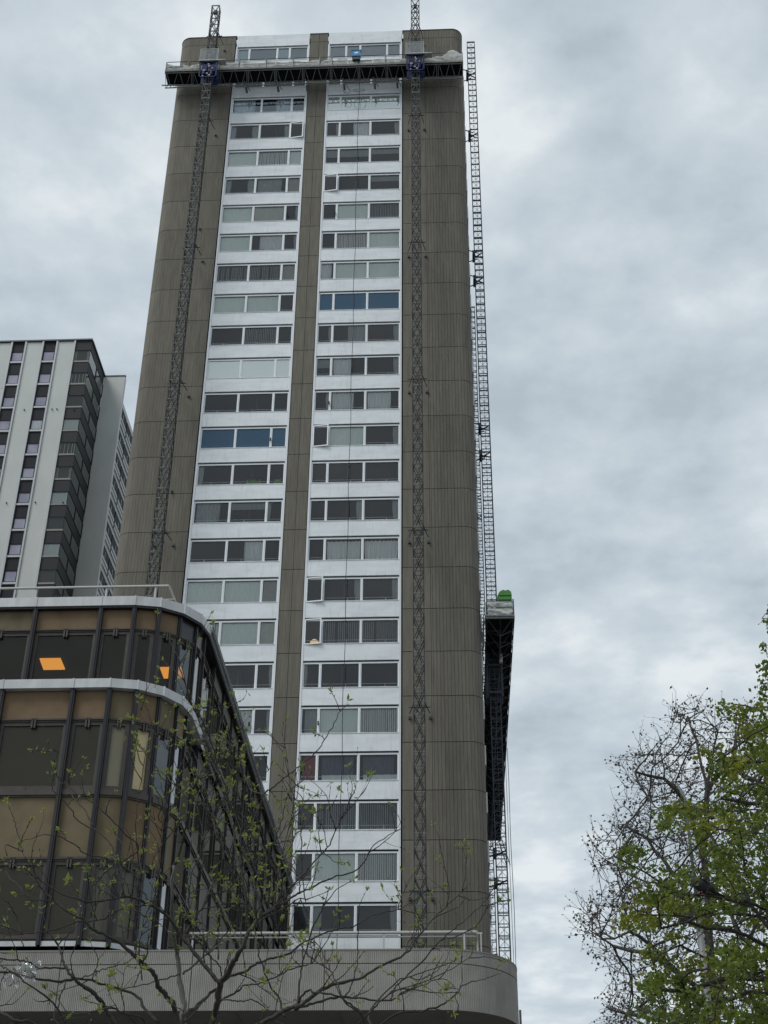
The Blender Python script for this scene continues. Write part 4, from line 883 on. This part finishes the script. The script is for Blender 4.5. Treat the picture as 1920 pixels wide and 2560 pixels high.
limb(A([(245, 860), (200, 700), (180, 560), (100, 420), (50, 380)]), .005, .003, 9.0, 9.0, .5, tw=.15)
limb(A([(560, 380), (400, 370), (320, 370), (210, 250), (110, 150), (60, 80)]), .006, .003, 9.0, 9.1, .6, tw=.15)
limb(A([(80, -80), (60, -200)]) + D([(240, 1520), (190, 1370), (160, 1250), (130, 1150)]), .005, .003, 9.0, 9.0, .5, tw=.12)
limb(ROOT[:1] + B([(450, 1659), (460, 1450), (410, 1200), (390, 950), (360, 830), (340, 650), (330, 480), (330, 300), (350, 0)]), .030, .013, 9.9, 9.8, .3, grey=True)
limb(B([(350, 0)]) + E_([(380, 1640), (440, 1420), (470, 1270), (520, 1100), (540, 900), (620, 780), (700, 730), (800, 600)]), .013, .005, 9.8, 9.6, 1.1)
limb(E_([(440, 1420), (330, 1300), (200, 1200), (230, 1000), (150, 850), (80, 640)]), .007, .003, 9.8, 9.6, .7, tw=.2)
limb(E_([(540, 900), (600, 700), (560, 500), (480, 330), (430, 210)]), .007, .003, 9.7, 9.5, .8, tw=.2)
limb(E_([(500, 980), (380, 860), (260, 740), (150, 640), (60, 520), (-20, 430)]), .006, .003, 9.7, 9.7, .6, tw=.15)
limb(ROOT + B([(390, 1659), (360, 1500), (280, 1370), (190, 1270), (160, 1170), (60, 1060)]) + A([(1440, 1000), (1280, 850), (1100, 740), (950, 670), (860, 570), (780, 540), (600, 420), (400, 220), (270, 100), (130, 0)]), .026, .005, 9.5, 9.2, .5)
limb(A([(1640, 1640), (1500, 1500), (1400, 1350), (1100, 1260), (950, 1210), (770, 1190)]), .014, .010, 9.5, 9.4, .5)
limb([(420, 2700), (330, 2620)] + A([(1140, 1590), (1050, 1430), (960, 1330), (830, 1250), (770, 1190), (680, 1080), (640, 950), (600, 830)]), .024, .008, 9.3, 9.3, .5)
limb(A([(770, 1200), (600, 1215), (370, 1195), (200, 1150), (100, 1120), (-30, 1125), (-200, 1080)]), .013, .007, 9.3, 9.0, .9)
limb(A([(690, 1080), (420, 1080), (290, 1020), (150, 990), (-30, 975), (-200, 900)]), .010, .006, 9.3, 9.1, .9)
limb(A([(600, 830), (720, 720), (820, 600), (810, 540)]), .006, .004, 9.3, 9.3, .6)
limb(A([(780, 1200), (950, 1150), (1040, 1100), (1180, 1060), (1330, 1010), (1400, 950)]), .006, .0035, 9.3, 9.4, .6)
limb(A([(950, 560), (950, 480), (990, 330), (960, 180), (1000, 100)]), .007, .004, 9.2, 9.2, .8)
limb(A([(90, 660), (200, 710), (400, 710), (600, 670), (800, 600), (1050, 580), (1250, 470), (1450, 430), (1600, 430)])[::-1], .008, .004, 9.4, 9.0, .8)
limb(A([(1390, 470), (1500, 540), (1600, 590)]) + B([(150, 590), (250, 660), (330, 750)]), .006, .004, 9.4, 9.5, .5)
limb(A([(680, 1659), (600, 1500), (450, 1360), (240, 1210), (100, 1100), (0, 1050)]), .009, .005, 9.1, 9.0, .7)
limb([(300, 2700)] + A([(400, 1680), (180, 1630), (0, 1530), (-100, 1480)]), .016, .008, 9.2, 9.0, .8)
limb([(300, 2700)] + A([(1500, 1659), (1280, 1550), (1140, 1490), (950, 1530), (700, 1560)]), .012, .005, 9.3, 9.0, .9)
limb([(300, 2700)] + A([(600, 1659), (610, 1480), (620, 1390), (670, 1260), (680, 1210)]), .008, .004, 9.2, 9.2, .6)
limb(ROOT + B([(450, 1659), (580, 1480), (700, 1360), (830, 1270)]), .018, .012, 9.5, 9.5, .4)
limb(B([(830, 1250), (900, 1180), (1100, 1110), (1190, 1040), (1350, 980), (1530, 930), (1659, 840)]) + Cc([(250, 570), (400, 510), (560, 480), (700, 400), (900, 350), (1050, 260)]), .014, .004, 9.5, 9.9, .8)
limb(B([(840, 1420), (900, 1380), (1020, 1310), (1110, 1250), (1250, 1240), (1400, 1170), (1620, 1070)]) + Cc([(240, 760), (290, 680)]), .010, .004, 9.5, 9.3, .8)
limb(B([(860, 1400), (940, 1410), (1060, 1420), (1160, 1410), (1290, 1480), (1380, 1600), (1500, 1680)]), .007, .004, 9.5, 9.4, .5)
limb(B([(460, 770), (480, 700), (520, 640), (600, 520), (660, 430), (720, 320), (860, 290), (960, 220), (1120, 60), (1250, -80)]) + [(690, 2100), (720, 2060)], .011, .004, 9.7, 10.1, .9)
limb(B([(440, 1140), (600, 1010), (760, 880), (860, 820), (990, 700)]), .012, .005, 9.8, 10.0, .7, grey=True)
limb(B([(410, 1150), (300, 1180), (180, 1210), (0, 1260)]) + A([(1300, 1290)]), .008, .004, 9.8, 9.7, .5)
limb(B([(720, 320), (740, 180), (760, 60), (860, -60)]) + E_([(860, 1500), (760, 1300), (760, 1130), (700, 950), (640, 800)]), .008, .004, 9.9, 10, 1.0)
limb(B([(400, 380), (470, 480), (560, 640), (720, 700), (860, 800)]), .006, .003, 9.7, 9.6, .8)
limb(B([(860, 1180), (820, 1050), (700, 940), (600, 800), (530, 690)]), .007, .004, 9.5, 9.7, .8)
limb([(560, 2720), (620, 2590)] + B([(1250, 1659), (1400, 1580), (1520, 1510), (1640, 1470)]) + Cc([(130, 1110), (300, 980), (420, 920), (600, 880), (780, 780), (960, 690), (1060, 560), (1150, 450), (1270, 330), (1400, 210)]), .026, .004, 9.2, 9.6, .6)
limb(Cc([(130, 1110), (150, 900), (190, 700), (250, 500), (320, 350), (380, 260), (470, 170)]), .010, .0035, 9.2, 9.5, .7)
limb(Cc([(30, 1170), (0, 1050), (-80, 920), (-160, 700), (-170, 600)]), .010, .004, 9.2, 9.3, .6)
limb(Cc([(130, 1110), (250, 1070), (420, 1030), (500, 1020), (650, 1040), (850, 1050), (950, 980), (1080, 920), (1280, 830), (1450, 720)]), .013, .003, 9.3, 9.7, .6, tw=.2)
limb(Cc([(110, 1120), (200, 980), (300, 990), (450, 1020), (560, 1090), (650, 1180), (720, 1260)]), .010, .007, 9.3, 9.2, .6)
limb(Cc([(850, 1050), (880, 960), (930, 900), (1080, 760), (1230, 590), (1370, 470), (1520, 340), (1600, 250)]), .009, .003, 9.5, 9.6, .6, tw=.16)
limb(Cc([(1230, 590), (1330, 560), (1500, 480), (1580, 350), (1610, 270)]), .005, .003, 9.6, 9.6, .5, tw=.15)
limb(Cc([(500, 1020), (560, 900), (590, 760), (600, 560), (600, 420), (610, 300)]), .007, .003, 9.4, 9.3, .5, tw=.2)
limb(Cc([(700, 1300), (900, 1150), (1120, 1120), (1240, 1080), (1340, 1010), (1400, 940), (1500, 900), (1620, 870)]), .012, .003, 9.3, 9.5, .5, tw=.2)
limb(Cc([(1340, 1010), (1370, 1100), (1350, 1200), (1360, 1300)])[::-1], .007, .004, 9.4, 9.4, .4, tw=.15)
limb(Cc([(720, 1300), (680, 1160), (760, 1040), (900, 900), (1050, 850), (1220, 790)]), .009, .004, 9.2, 9.4, .8)
limb(Cc([(560, 1300), (660, 1170), (740, 1090), (860, 980), (1000, 960), (1160, 990), (1280, 990)]), .009, .004, 9.1, 9.3, .8)
limb(Cc([(660, 1300), (620, 1150), (500, 1060), (420, 880), (340, 720), (290, 620)]), .009, .004, 9.1, 9.2, .7)
limb(Cc([(950, 980), (1100, 930), (1250, 880), (1370, 960), (1400, 880)]), .005, .003, 9.5, 9.5, .5, tw=.15)
limb(Cc([(960, 690), (990, 590), (1080, 540), (1060, 440), (1000, 330)]), .006, .003, 9.6, 9.7, .5, tw=.15)
for i in range(24):
    x = 330 + i * 18 + TR.gauss(0, 12); y = 2260 + TR.gauss(0, 110)
    limb([(x, y), (x + TR.gauss(0, 10), y - 70), (x + TR.gauss(10, 25), y - 150), (x + TR.gauss(15, 40), y - 230 - TR.random() * 90)], .006, .003, 9.6, 9.6 + TR.gauss(0, .3), 1.0, tw=.22)
c0 = at(505, 2760, 9.6)
trunk = MB(); trunk.path([(c0.x - .1, 9.7, -.05), (c0.x - .05, 9.65, 1.2), (c0.x, 9.6, 2.4), tuple(c0)], [.10, .085, .07, .045], 10)
for q in ((420, 2700, 9.3), (300, 2700, 9.2), (560, 2720, 9.2)):
    p = at(*q); trunk.path([(c0.x - .02, 9.6, 2.6), ((c0.x + p.x) / 2, 9.45, (2.6 + p.z) / 2 - .05), tuple(p)], [.045, .034, .026], 8)
ft = thing('young_tree', 'young tree in front with dark twisting branches and sparse fresh green leaf tufts', 'tree', (c0.x, 9.7, 0), 'street trees')
trunk.build('trunk', bark1, ft, True)
fg_b.build('branches', bark1, ft, True); fg_g.build('grey_branches', barkg, ft, True); fg_l.build('leaves', leafA, ft)
# plastic bag caught in the branches
pb = MB(); rb_ = random.Random(2)
for k, (px_, py_, s) in enumerate(((62, 2432, .08), (80, 2420, .06), (28, 2452, .05))):
    c = at(px_, py_, 9.05); n = 8
    vs = []
    for j in range(n + 1):
        for i in range(n + 1):
            u, v = i / n - .5, j / n - .5; nz = mnoise(Vector((u * 4, v * 4, k * 7)))
            vs.append(c + Vector((u * s * 2 * (1 + .5 * nz), .07 * mnoise(Vector((u * 6, v * 6, k + 3.5))), v * s * 1.4 * (1 - .5 * abs(u)) + .05 * nz)))
    pb.add(vs, [(j * (n + 1) + i, j * (n + 1) + i + 1, (j + 1) * (n + 1) + i + 1, (j + 1) * (n + 1) + i) for j in range(n) for i in range(n)])
tag(pb.build('plastic_bag', glass('thin_plastic', (.85, .87, .87), 1.3, haze=((.6, .62, .62), .15)), None, True), 'torn translucent plastic bag snagged in the low branches at the left edge', 'bag')

def colonize(nodes, parents, att, step, kill, infl, iters=90, grav=.0, seed=1):
    rs = np.random.RandomState(seed); N = [np.array(n, float) for n in nodes]; par = list(parents); A_ = np.array(att, float)
    near = np.full(len(A_), -1); nd = np.full(len(A_), 1e9)
    def upd(idx0):
        P = np.array(N[idx0:]); D_ = np.linalg.norm(A_[:, None, :] - P[None], axis=2); j = D_.argmin(1); dd = D_[np.arange(len(A_)), j]; m = dd < nd; nd[m] = dd[m]; near[m] = j[m] + idx0
    upd(0)
    for it in range(iters):
        act = (nd < infl) & (nd > kill)
        if act.sum() < 3: break
        acc = {}
        for a in np.where(act)[0]:
            v = A_[a] - N[near[a]]; acc.setdefault(int(near[a]), []).append(v / np.linalg.norm(v))
        i0 = len(N)
        for k_, vs in acc.items():
            d_ = np.sum(vs, 0) + rs.randn(3) * .35 + np.array([0, 0, grav]); nn = np.linalg.norm(d_)
            if nn < 1e-6: continue
            N.append(N[k_] + d_ / nn * step); par.append(k_)
        if len(N) > 9000: break
        upd(i0)
    return np.array(N), par
def skeleton(N, par, tip, power=2.3, rmax=.2):
    n = len(N); ch = [0] * n; R = np.zeros(n); acc = np.zeros(n)
    for i in range(n):
        if par[i] >= 0: ch[par[i]] += 1
    for i in range(n - 1, -1, -1):
        R[i] = tip if ch[i] == 0 else acc[i] ** (1 / power)
        if par[i] >= 0: acc[par[i]] += R[i] ** power
    return np.minimum(R, rmax), ch
def chain(N, par, pts, parent):
    idx = parent
    for a, b in zip(pts[:-1], pts[1:]):
        m = max(1, int((Vector(b) - Vector(a)).length / .25))
        for k_ in range(1, m + 1):
            p = Vector(a).lerp(Vector(b), k_ / m) + Vector((TR.gauss(0, .02), TR.gauss(0, .02), TR.gauss(0, .02))); N.append(tuple(p)); par.append(idx); idx = len(N) - 1
    return idx
def inpoly(x, y, P):
    c = False; j = len(P) - 1
    for i in range(len(P)):
        if (P[i][1] > y) != (P[j][1] > y) and x < (P[j][0] - P[i][0]) * (y - P[i][1]) / (P[j][1] - P[i][1]) + P[i][0]: c = not c
        j = i
    return c
def branch_mesh(N, par, R, name, m, parent, nmin=3):
    mb = MB()
    for i in range(len(N)):
        if par[i] >= 0:
            a, b = N[par[i]], N[i]; mb.tube(a, b, R[i] * 1.05 if R[par[i]] > 2.5 * R[i] else min(R[par[i]], R[i] * 1.35), R[i], 6 if R[i] > .02 else 4, False)
    return mb.build(name, m, parent, True)
# --- maple, near, right
Q = lambda l: [(1480 + x / 3.77, 2060 + y / 3.77) for x, y in l]; Q2 = lambda l: [(1480 + x / 3.77, 1700 + y / 3.77) for x, y in l]
TX = 2030
base = at(TX, 2300, 16.5); N0 = [(base.x + .15, 16.5, 0)]; P0 = [-1]
tip_ = chain(N0, P0, [(base.x + .15, 16.5, 0), (base.x + .1, 16.5, 3.0), (base.x, 16.5, 5), (base.x, 16.5, 7.2), (base.x + .02, 16.4, 8.9)], 0)
arrN = np.array(N0)
def near_trunk(z): return int(np.argmin(np.abs(arrN[:len(arrN), 2] - z)))
limbs = [(Q([(1659, 830), (1560, 760), (1460, 720), (1280, 720), (1080, 660), (980, 690), (820, 640), (700, 590)]), 16.4, 15.6), (Q([(1659, 860), (1480, 850), (1250, 840), (1000, 880), (830, 880), (430, 880)]), 16.5, 16.2),
         (Q([(1659, 1300), (1560, 1210), (1380, 1030), (1290, 860), (1180, 740)]), 16.4, 17), (Q([(1659, 1110), (1450, 1060), (1290, 990), (1090, 980), (900, 930), (700, 980)]), 16.4, 15.3),
         (Q([(1659, 1480), (1530, 1390), (1250, 1320), (1040, 1270), (860, 1150), (640, 1240)]), 16.3, 16), (Q([(1659, 1470), (1450, 1470), (1260, 1430), (1080, 1480), (900, 1560), (640, 1560), (420, 1700)]), 16.3, 15.3),
         (Q([(1659, 980), (1500, 800), (1400, 560), (1290, 370), (1180, 180), (1100, 0)]), 16.3, 16.8), (Q([(1659, 830), (1560, 600), (1450, 430), (1420, 200), (1380, 60)]), 16.4, 15.8),
         (Q2([(1659, 1180), (1500, 1170), (1380, 1140), (1220, 1140)]), 16.3, 15.5), (Q2([(1659, 780), (1500, 770), (1350, 770), (1150, 790)]), 16.4, 16), (Q2([(1659, 1100), (1560, 960), (1420, 880), (1280, 740)]), 16.4, 17),
         (Q2([(1700, 500), (1600, 300), (1450, 230), (1300, 220)]), 16.3, 16.4), (Q([(1659, 1600), (1500, 1560), (1300, 1640), (1000, 1700)]), 16.3, 16.6), (Q([(700, 590), (500, 480), (350, 360), (180, 320)]), 15.6, 15.4)]
for pxl, ya, yb in limbs:
    pts = [at(p[0], p[1], ya + (yb - ya) * i / (len(pxl) - 1)) for i, p in enumerate(pxl)]
    if pxl[0][0] < 1700:
        an_ = np.array(N0); k_ = int(np.argmin(np.linalg.norm(an_ - np.array(pts[0]), axis=1)))
    else: k_ = near_trunk(pts[0].z - .9)
    chain(N0, P0, [N0[k_]] + pts, k_)
crown = [(1940, 1740), (1870, 1735), (1800, 1755), (1808, 1790), (1850, 1830), (1900, 1850), (1880, 1865), (1815, 1860), (1765, 1885), (1770, 1915), (1830, 1935), (1800, 1960), (1770, 1990), (1720, 2010), (1640, 2025), (1635, 2045), (1700, 2060),
         (1740, 2090), (1760, 2130), (1740, 2175), (1650, 2185), (1560, 2115), (1520, 2130), (1530, 2150), (1590, 2180), (1600, 2210), (1590, 2250), (1545, 2280), (1560, 2330), (1600, 2325), (1680, 2320), (1740, 2330), (1690, 2350), (1610, 2380), (1595, 2410), (1650, 2420), (1600, 2470), (1580, 2510), (1640, 2530), (1620, 2640), (1960, 2640)]
holes = [(1700, 2340, 45), (1850, 2320, 35), (1880, 2440, 30), (1660, 2440, 28), (1790, 2240, 26), (1740, 2215, 36), (1640, 2120, 30), (1860, 2040, 22), (1740, 2420, 28), (1820, 2520, 30), (1762, 2380, 24), (1768, 2450, 22), (1774, 2520, 22)]
att = []
while len(att) < 1750:
    x, y = TR.uniform(1510, 2060), TR.uniform(1725, 2640)
    if x > 1935 or inpoly(x, y, crown):
        if any((x - a) ** 2 + (y - b) ** 2 < r_ * r_ for a, b, r_ in holes): continue
        att.append(tuple(at(x, y, 16.3 + TR.gauss(0, .9))))
NN, PP = colonize(N0, P0, att, .13, .20, 1.4, 60, .15, 4)
RR, CH = skeleton(NN, PP, .0055, 2.25, .16)
mt = thing('maple_tree', 'green maple with bright leaf clusters and dark limbs at the right edge', 'tree', (base.x + .15, 16.5, 0), 'street trees')
branch_mesh(NN, PP, RR, 'branches', bark1, mt)
lm = MB()
for i in range(len(NN)):
    if CH[i] == 0 and i > len(N0):
        p = Vector(NN[i]); yl = mnoise(p * .9) > .25; big = mnoise(p * 1.7 + Vector((5, 0, 0)))
        if big < -.42: continue
        sp_r = .062 + .05 * max(0, big + .1)
        for j in range(int(36 + 55 * max(0, big + .1))):
            lm.cur = 1 if yl and TR.random() < .7 else 0
            leaf(lm, p + Vector((TR.gauss(0, sp_r), TR.gauss(0, sp_r), TR.gauss(-.0, sp_r * .6))), rv() + Vector((0, 0, -.2)), TR.uniform(.04, .075), .42, .15)
lm.build('leaves', [leafM, leafY], mt)
# --- finer tree behind
b2 = at(1800, 2640, 24); N1 = [(b2.x, 24, 0)]; P1 = [-1]
sp1 = [at(*p) for p in ((1800, 2600, 24), (1785, 2480, 24), (1775, 2330, 24), (1760, 2150, 24), (1770, 1980, 24), (1790, 1830, 24))]
chain(N1, P1, [(b2.x, 24, 0), (b2.x, 24, b2.z - .4)] + sp1, 0)
for pxl in ([(1785, 2480), (1740, 2470), (1665, 2400), (1630, 2360), (1570, 2330), (1500, 2350)], [(1775, 2330), (1740, 2280), (1700, 2200), (1620, 2100), (1560, 2060)], [(1760, 2150), (1720, 2020), (1660, 1940), (1590, 1930)], [(1770, 1980), (1740, 1850), (1720, 1790)],
            [(1790, 2530), (1700, 2560), (1600, 2540), (1520, 2520)], [(1770, 1980), (1830, 1900), (1850, 1800)], [(1660, 2385), (1580, 2380), (1500, 2345)], [(1785, 2480), (1850, 2400), (1900, 2300), (1920, 2150)]):
    pts = [at(p[0], p[1], 24 + .35 * i * (1 if len(pxl) % 2 else -1)) for i, p in enumerate(pxl)]; an_ = np.array(N1); k_ = int(np.argmin(np.linalg.norm(an_ - np.array(pts[0]), axis=1))); chain(N1, P1, pts, k_)
cr2 = [(1940, 1800), (1850, 1775), (1800, 1790), (1755, 1770), (1715, 1765), (1680, 1790), (1662, 1840), (1700, 1855), (1685, 1885), (1620, 1875), (1570, 1870), (1535, 1920), (1560, 1985), (1600, 2000), (1585, 2030), (1550, 2020), (1525, 2065), (1475, 2110), (1470, 2160), (1500, 2200), (1455, 2270), (1450, 2350), (1490, 2390), (1530, 2420), (1525, 2500), (1500, 2530), (1550, 2640), (1960, 2640)]
att = []
while len(att) < 2000:
    x, y = TR.uniform(1440, 1960), TR.uniform(1760, 2640)
    if inpoly(x, y, cr2): att.append(tuple(at(x, y, 24 + TR.gauss(0, 1.1))))
NN, PP = colonize(N1, P1, att, .17, .2, 2.0, 70, .25, 9)
RR, CH = skeleton(NN, PP, .0062, 2.35, .085)
R_ok = lambda i: RR[i] < .03 and PP[i] >= 0
bt = thing('tall_tree', 'fine twigged tree with small dark budding leaves behind the maple', 'tree', (b2.x, 24, 0), 'street trees')
branch_mesh(NN, PP, RR, 'branches', mat('brown_grey_bark', (.035, .03, .027), .85, col2=(.05, .045, .04), scale=8), bt)
lm = MB(); tw_ = MB()
for i in range(len(NN)):
    if i > len(N1) * .3 and R_ok(i):
        p = Vector(NN[i]); d0 = (p - Vector(NN[PP[i]])).normalized()
        for _ in range(2 if CH[i] == 0 else (1 if TR.random() < .75 else 0)):
            L = TR.uniform(.2, .55); d = (d0 * .7 + rv(.5) + Vector((-.1, 0, .35))).normalized(); q = p.copy()
            for s_ in range(4):
                d = (d + rv(.22)).normalized(); q2 = q + d * L / 4; tw_.tube(q, q2, .005 - .0008 * s_, .0045 - .0008 * s_, 3, False); q = q2
                if TR.random() < .62: leaf(lm, q + rv(.012), rv() + Vector((0, 0, -.5)), TR.uniform(.035, .07), .40, .1)
tw_.build('twigs', bark1, bt)
lm.build('leaves', leafD, bt)
# a high spray of maple leaves at the right edge of the frame comes from a third tree
b3 = at(2080, 1800, 19); N2 = [(b3.x, 19, 0)]; P2 = [-1]
chain(N2, P2, [(b3.x, 19, 0), (b3.x, 19, b3.z)], 0); k0 = len(N2) - 1
ends = [(1908, 1545), (1912, 1640), (1908, 1690), (1906, 1712)]
for x, y in ends: chain(N2, P2, [N2[k0], tuple(at(2000, y + 60, 19)), tuple(at(x + 14, y + 4, 19))], k0)
att = [tuple(at(x + 14 + TR.gauss(0, 9), y + TR.gauss(0, 14), 19 + TR.gauss(0, .2))) for x, y in ends for _ in range(26)] + [tuple(at(TR.uniform(1990, 2150), TR.uniform(1600, 1950), 19 + TR.gauss(0, .8))) for _ in range(160)]
NN, PP = colonize(N2, P2, att, .13, .17, 1.0, 12, 0, 3); RR, CH = skeleton(NN, PP, .005, 2.3, .12)
t3 = thing('leafy_tree', 'tree whose highest leaf sprays just enter the frame at the right edge above the maple', 'tree', (b3.x, 19, 0), 'street trees')
branch_mesh(NN, PP, RR, 'branches', bark1, t3); lm = MB()
for i in range(len(NN)):
    if CH[i] == 0 and i > len(N2):
        for j in range(24): leaf(lm, Vector(NN[i]) + rv(.06), rv(), TR.uniform(.05, .085), .4, .15)
lm.build('leaves', leafM, t3)
# ---------------------------------------------------------------- lamp post
LPY = 21.0
lp = thing('street_lamp', 'slender grey street lamp post standing among the trees', 'street lamp', tuple(at(1776, 2560, LPY) * 1)[:2] + (0,))
p1 = at(1776, 2560, LPY); pt = at(1757, 2290, LPY); top = at(1733, 2090, LPY); c = MB(); r_ = .055
c.path([(p1.x, LPY, 0), (p1.x, LPY, p1.z), tuple(Vector((p1.x, LPY, pt.z)))], [.065, .052, .045], 12); c.build('pole', mat('galvanised_pole', (.15, .155, .16), .6, .1, col2=(.19, .195, .20), scale=4), lp, True)
c = MB(); c.path([(p1.x, LPY, pt.z - .1), (p1.x, LPY, top.z + .6), (p1.x - .1, LPY, top.z + .85)], [.028, .022, .02], 8); c.build('mast_arm', M['steel'], lp, True)
c = MB(); c.box(p1.x - .28, p1.x - .08, LPY - .1, LPY + .1, pt.z - .08, pt.z + .14); c.build('control_box', M['cable'], lp)
# ---------------------------------------------------------------- pigeon
bc = at(1752, 2216, 15.9)
bd = bpy.data.objects.new('pigeon', None)
me = bpy.data.meshes.new('pigeon'); ob = bpy.data.objects.new('pigeon', me); bpy.data.objects.remove(bd)
SC.collection.objects.link(ob)
sk = [(-.17, .02, .015, .012), (-.12, .015, .02, .030), (-.06, .01, .02, .056), (0, 0, .015, .068), (.05, 0, .025, .058), (.085, 0, .055, .036), (.10, 0, .09, .028), (.115, 0, .105, .026), (.145, 0, .10, .008), (.16, 0, .095, .004)]
mb = MB(); mb.path([(a, b, c_) for a, b, c_, r_ in sk], [r_ for *_, r_ in sk], 12)
rotb = Matrix.Rotation(math.radians(205), 4, 'Z') @ Matrix.Rotation(math.radians(-14), 4, 'Y')
ml = MB(); ml.add([(-.10, .03, .02), (-.14, .035, .0), (-.27, .03, -.01), (-.27, -.03, -.01), (-.14, -.035, .0), (-.10, -.03, .02), (-.18, 0, .015)], [(0, 1, 6), (1, 2, 6), (2, 3, 6), (3, 4, 6), (4, 5, 6), (5, 0, 6)])
for s in (-1, 1): ml.add([(.04, s * .055, .045), (-.02, s * .075, .03), (-.14, s * .04, .01), (-.2, s * .015, .02), (-.1, s * .03, .06), (.0, s * .04, .075)], [(0, 1, 2, 3, 4, 5)])
allv = mb.v + ml.v; me.from_pydata([tuple(rotb @ Vector(v) * 1.15) for v in allv], [], mb.f + [tuple(i + len(mb.v) for i in f) for f in ml.f])
me.materials.append(mat('pigeon_grey', (.045, .05, .06), .7, col2=(.02, .022, .028), scale=9)); ob.location = bc
me.polygons.foreach_set('use_smooth', [True] * len(me.polygons))
tag(ob, 'dark grey pigeon perched on a maple branch beside the lamp post', 'pigeon')
lg = MB()
for s in (-.02, .02): q = rotb @ Vector((.0, s, -.03)); lg.tube(q, q + Vector((0, 0, -.07)), .004, n=5); [lg.tube(q + Vector((0, 0, -.07)), q + Vector((.03 * math.cos(a), .03 * math.sin(a), -.075)), .003, n=4) for a in (0, 1, 5.2, 3.1)]
lg.v = [tuple(Vector(v) + bc) for v in lg.v]; lg.build('legs', mat('pink_legs', (.3, .1, .08), .6), ob)
pb2 = MB(); pa = bc + Vector((-.35, .1, -.12)); pb2.path([bc + Vector((.55, .2, -.16)), bc + Vector((.2, .05, -.11)), bc + Vector((0, 0, -.105)), bc + Vector((-.25, .0, -.10)), bc + Vector((-.5, .1, -.02))], [.016, .014, .012, .011, .007], 7)
pb2.build('perch_branch', bark1, mt, True)
SC.cycles.samples = 64
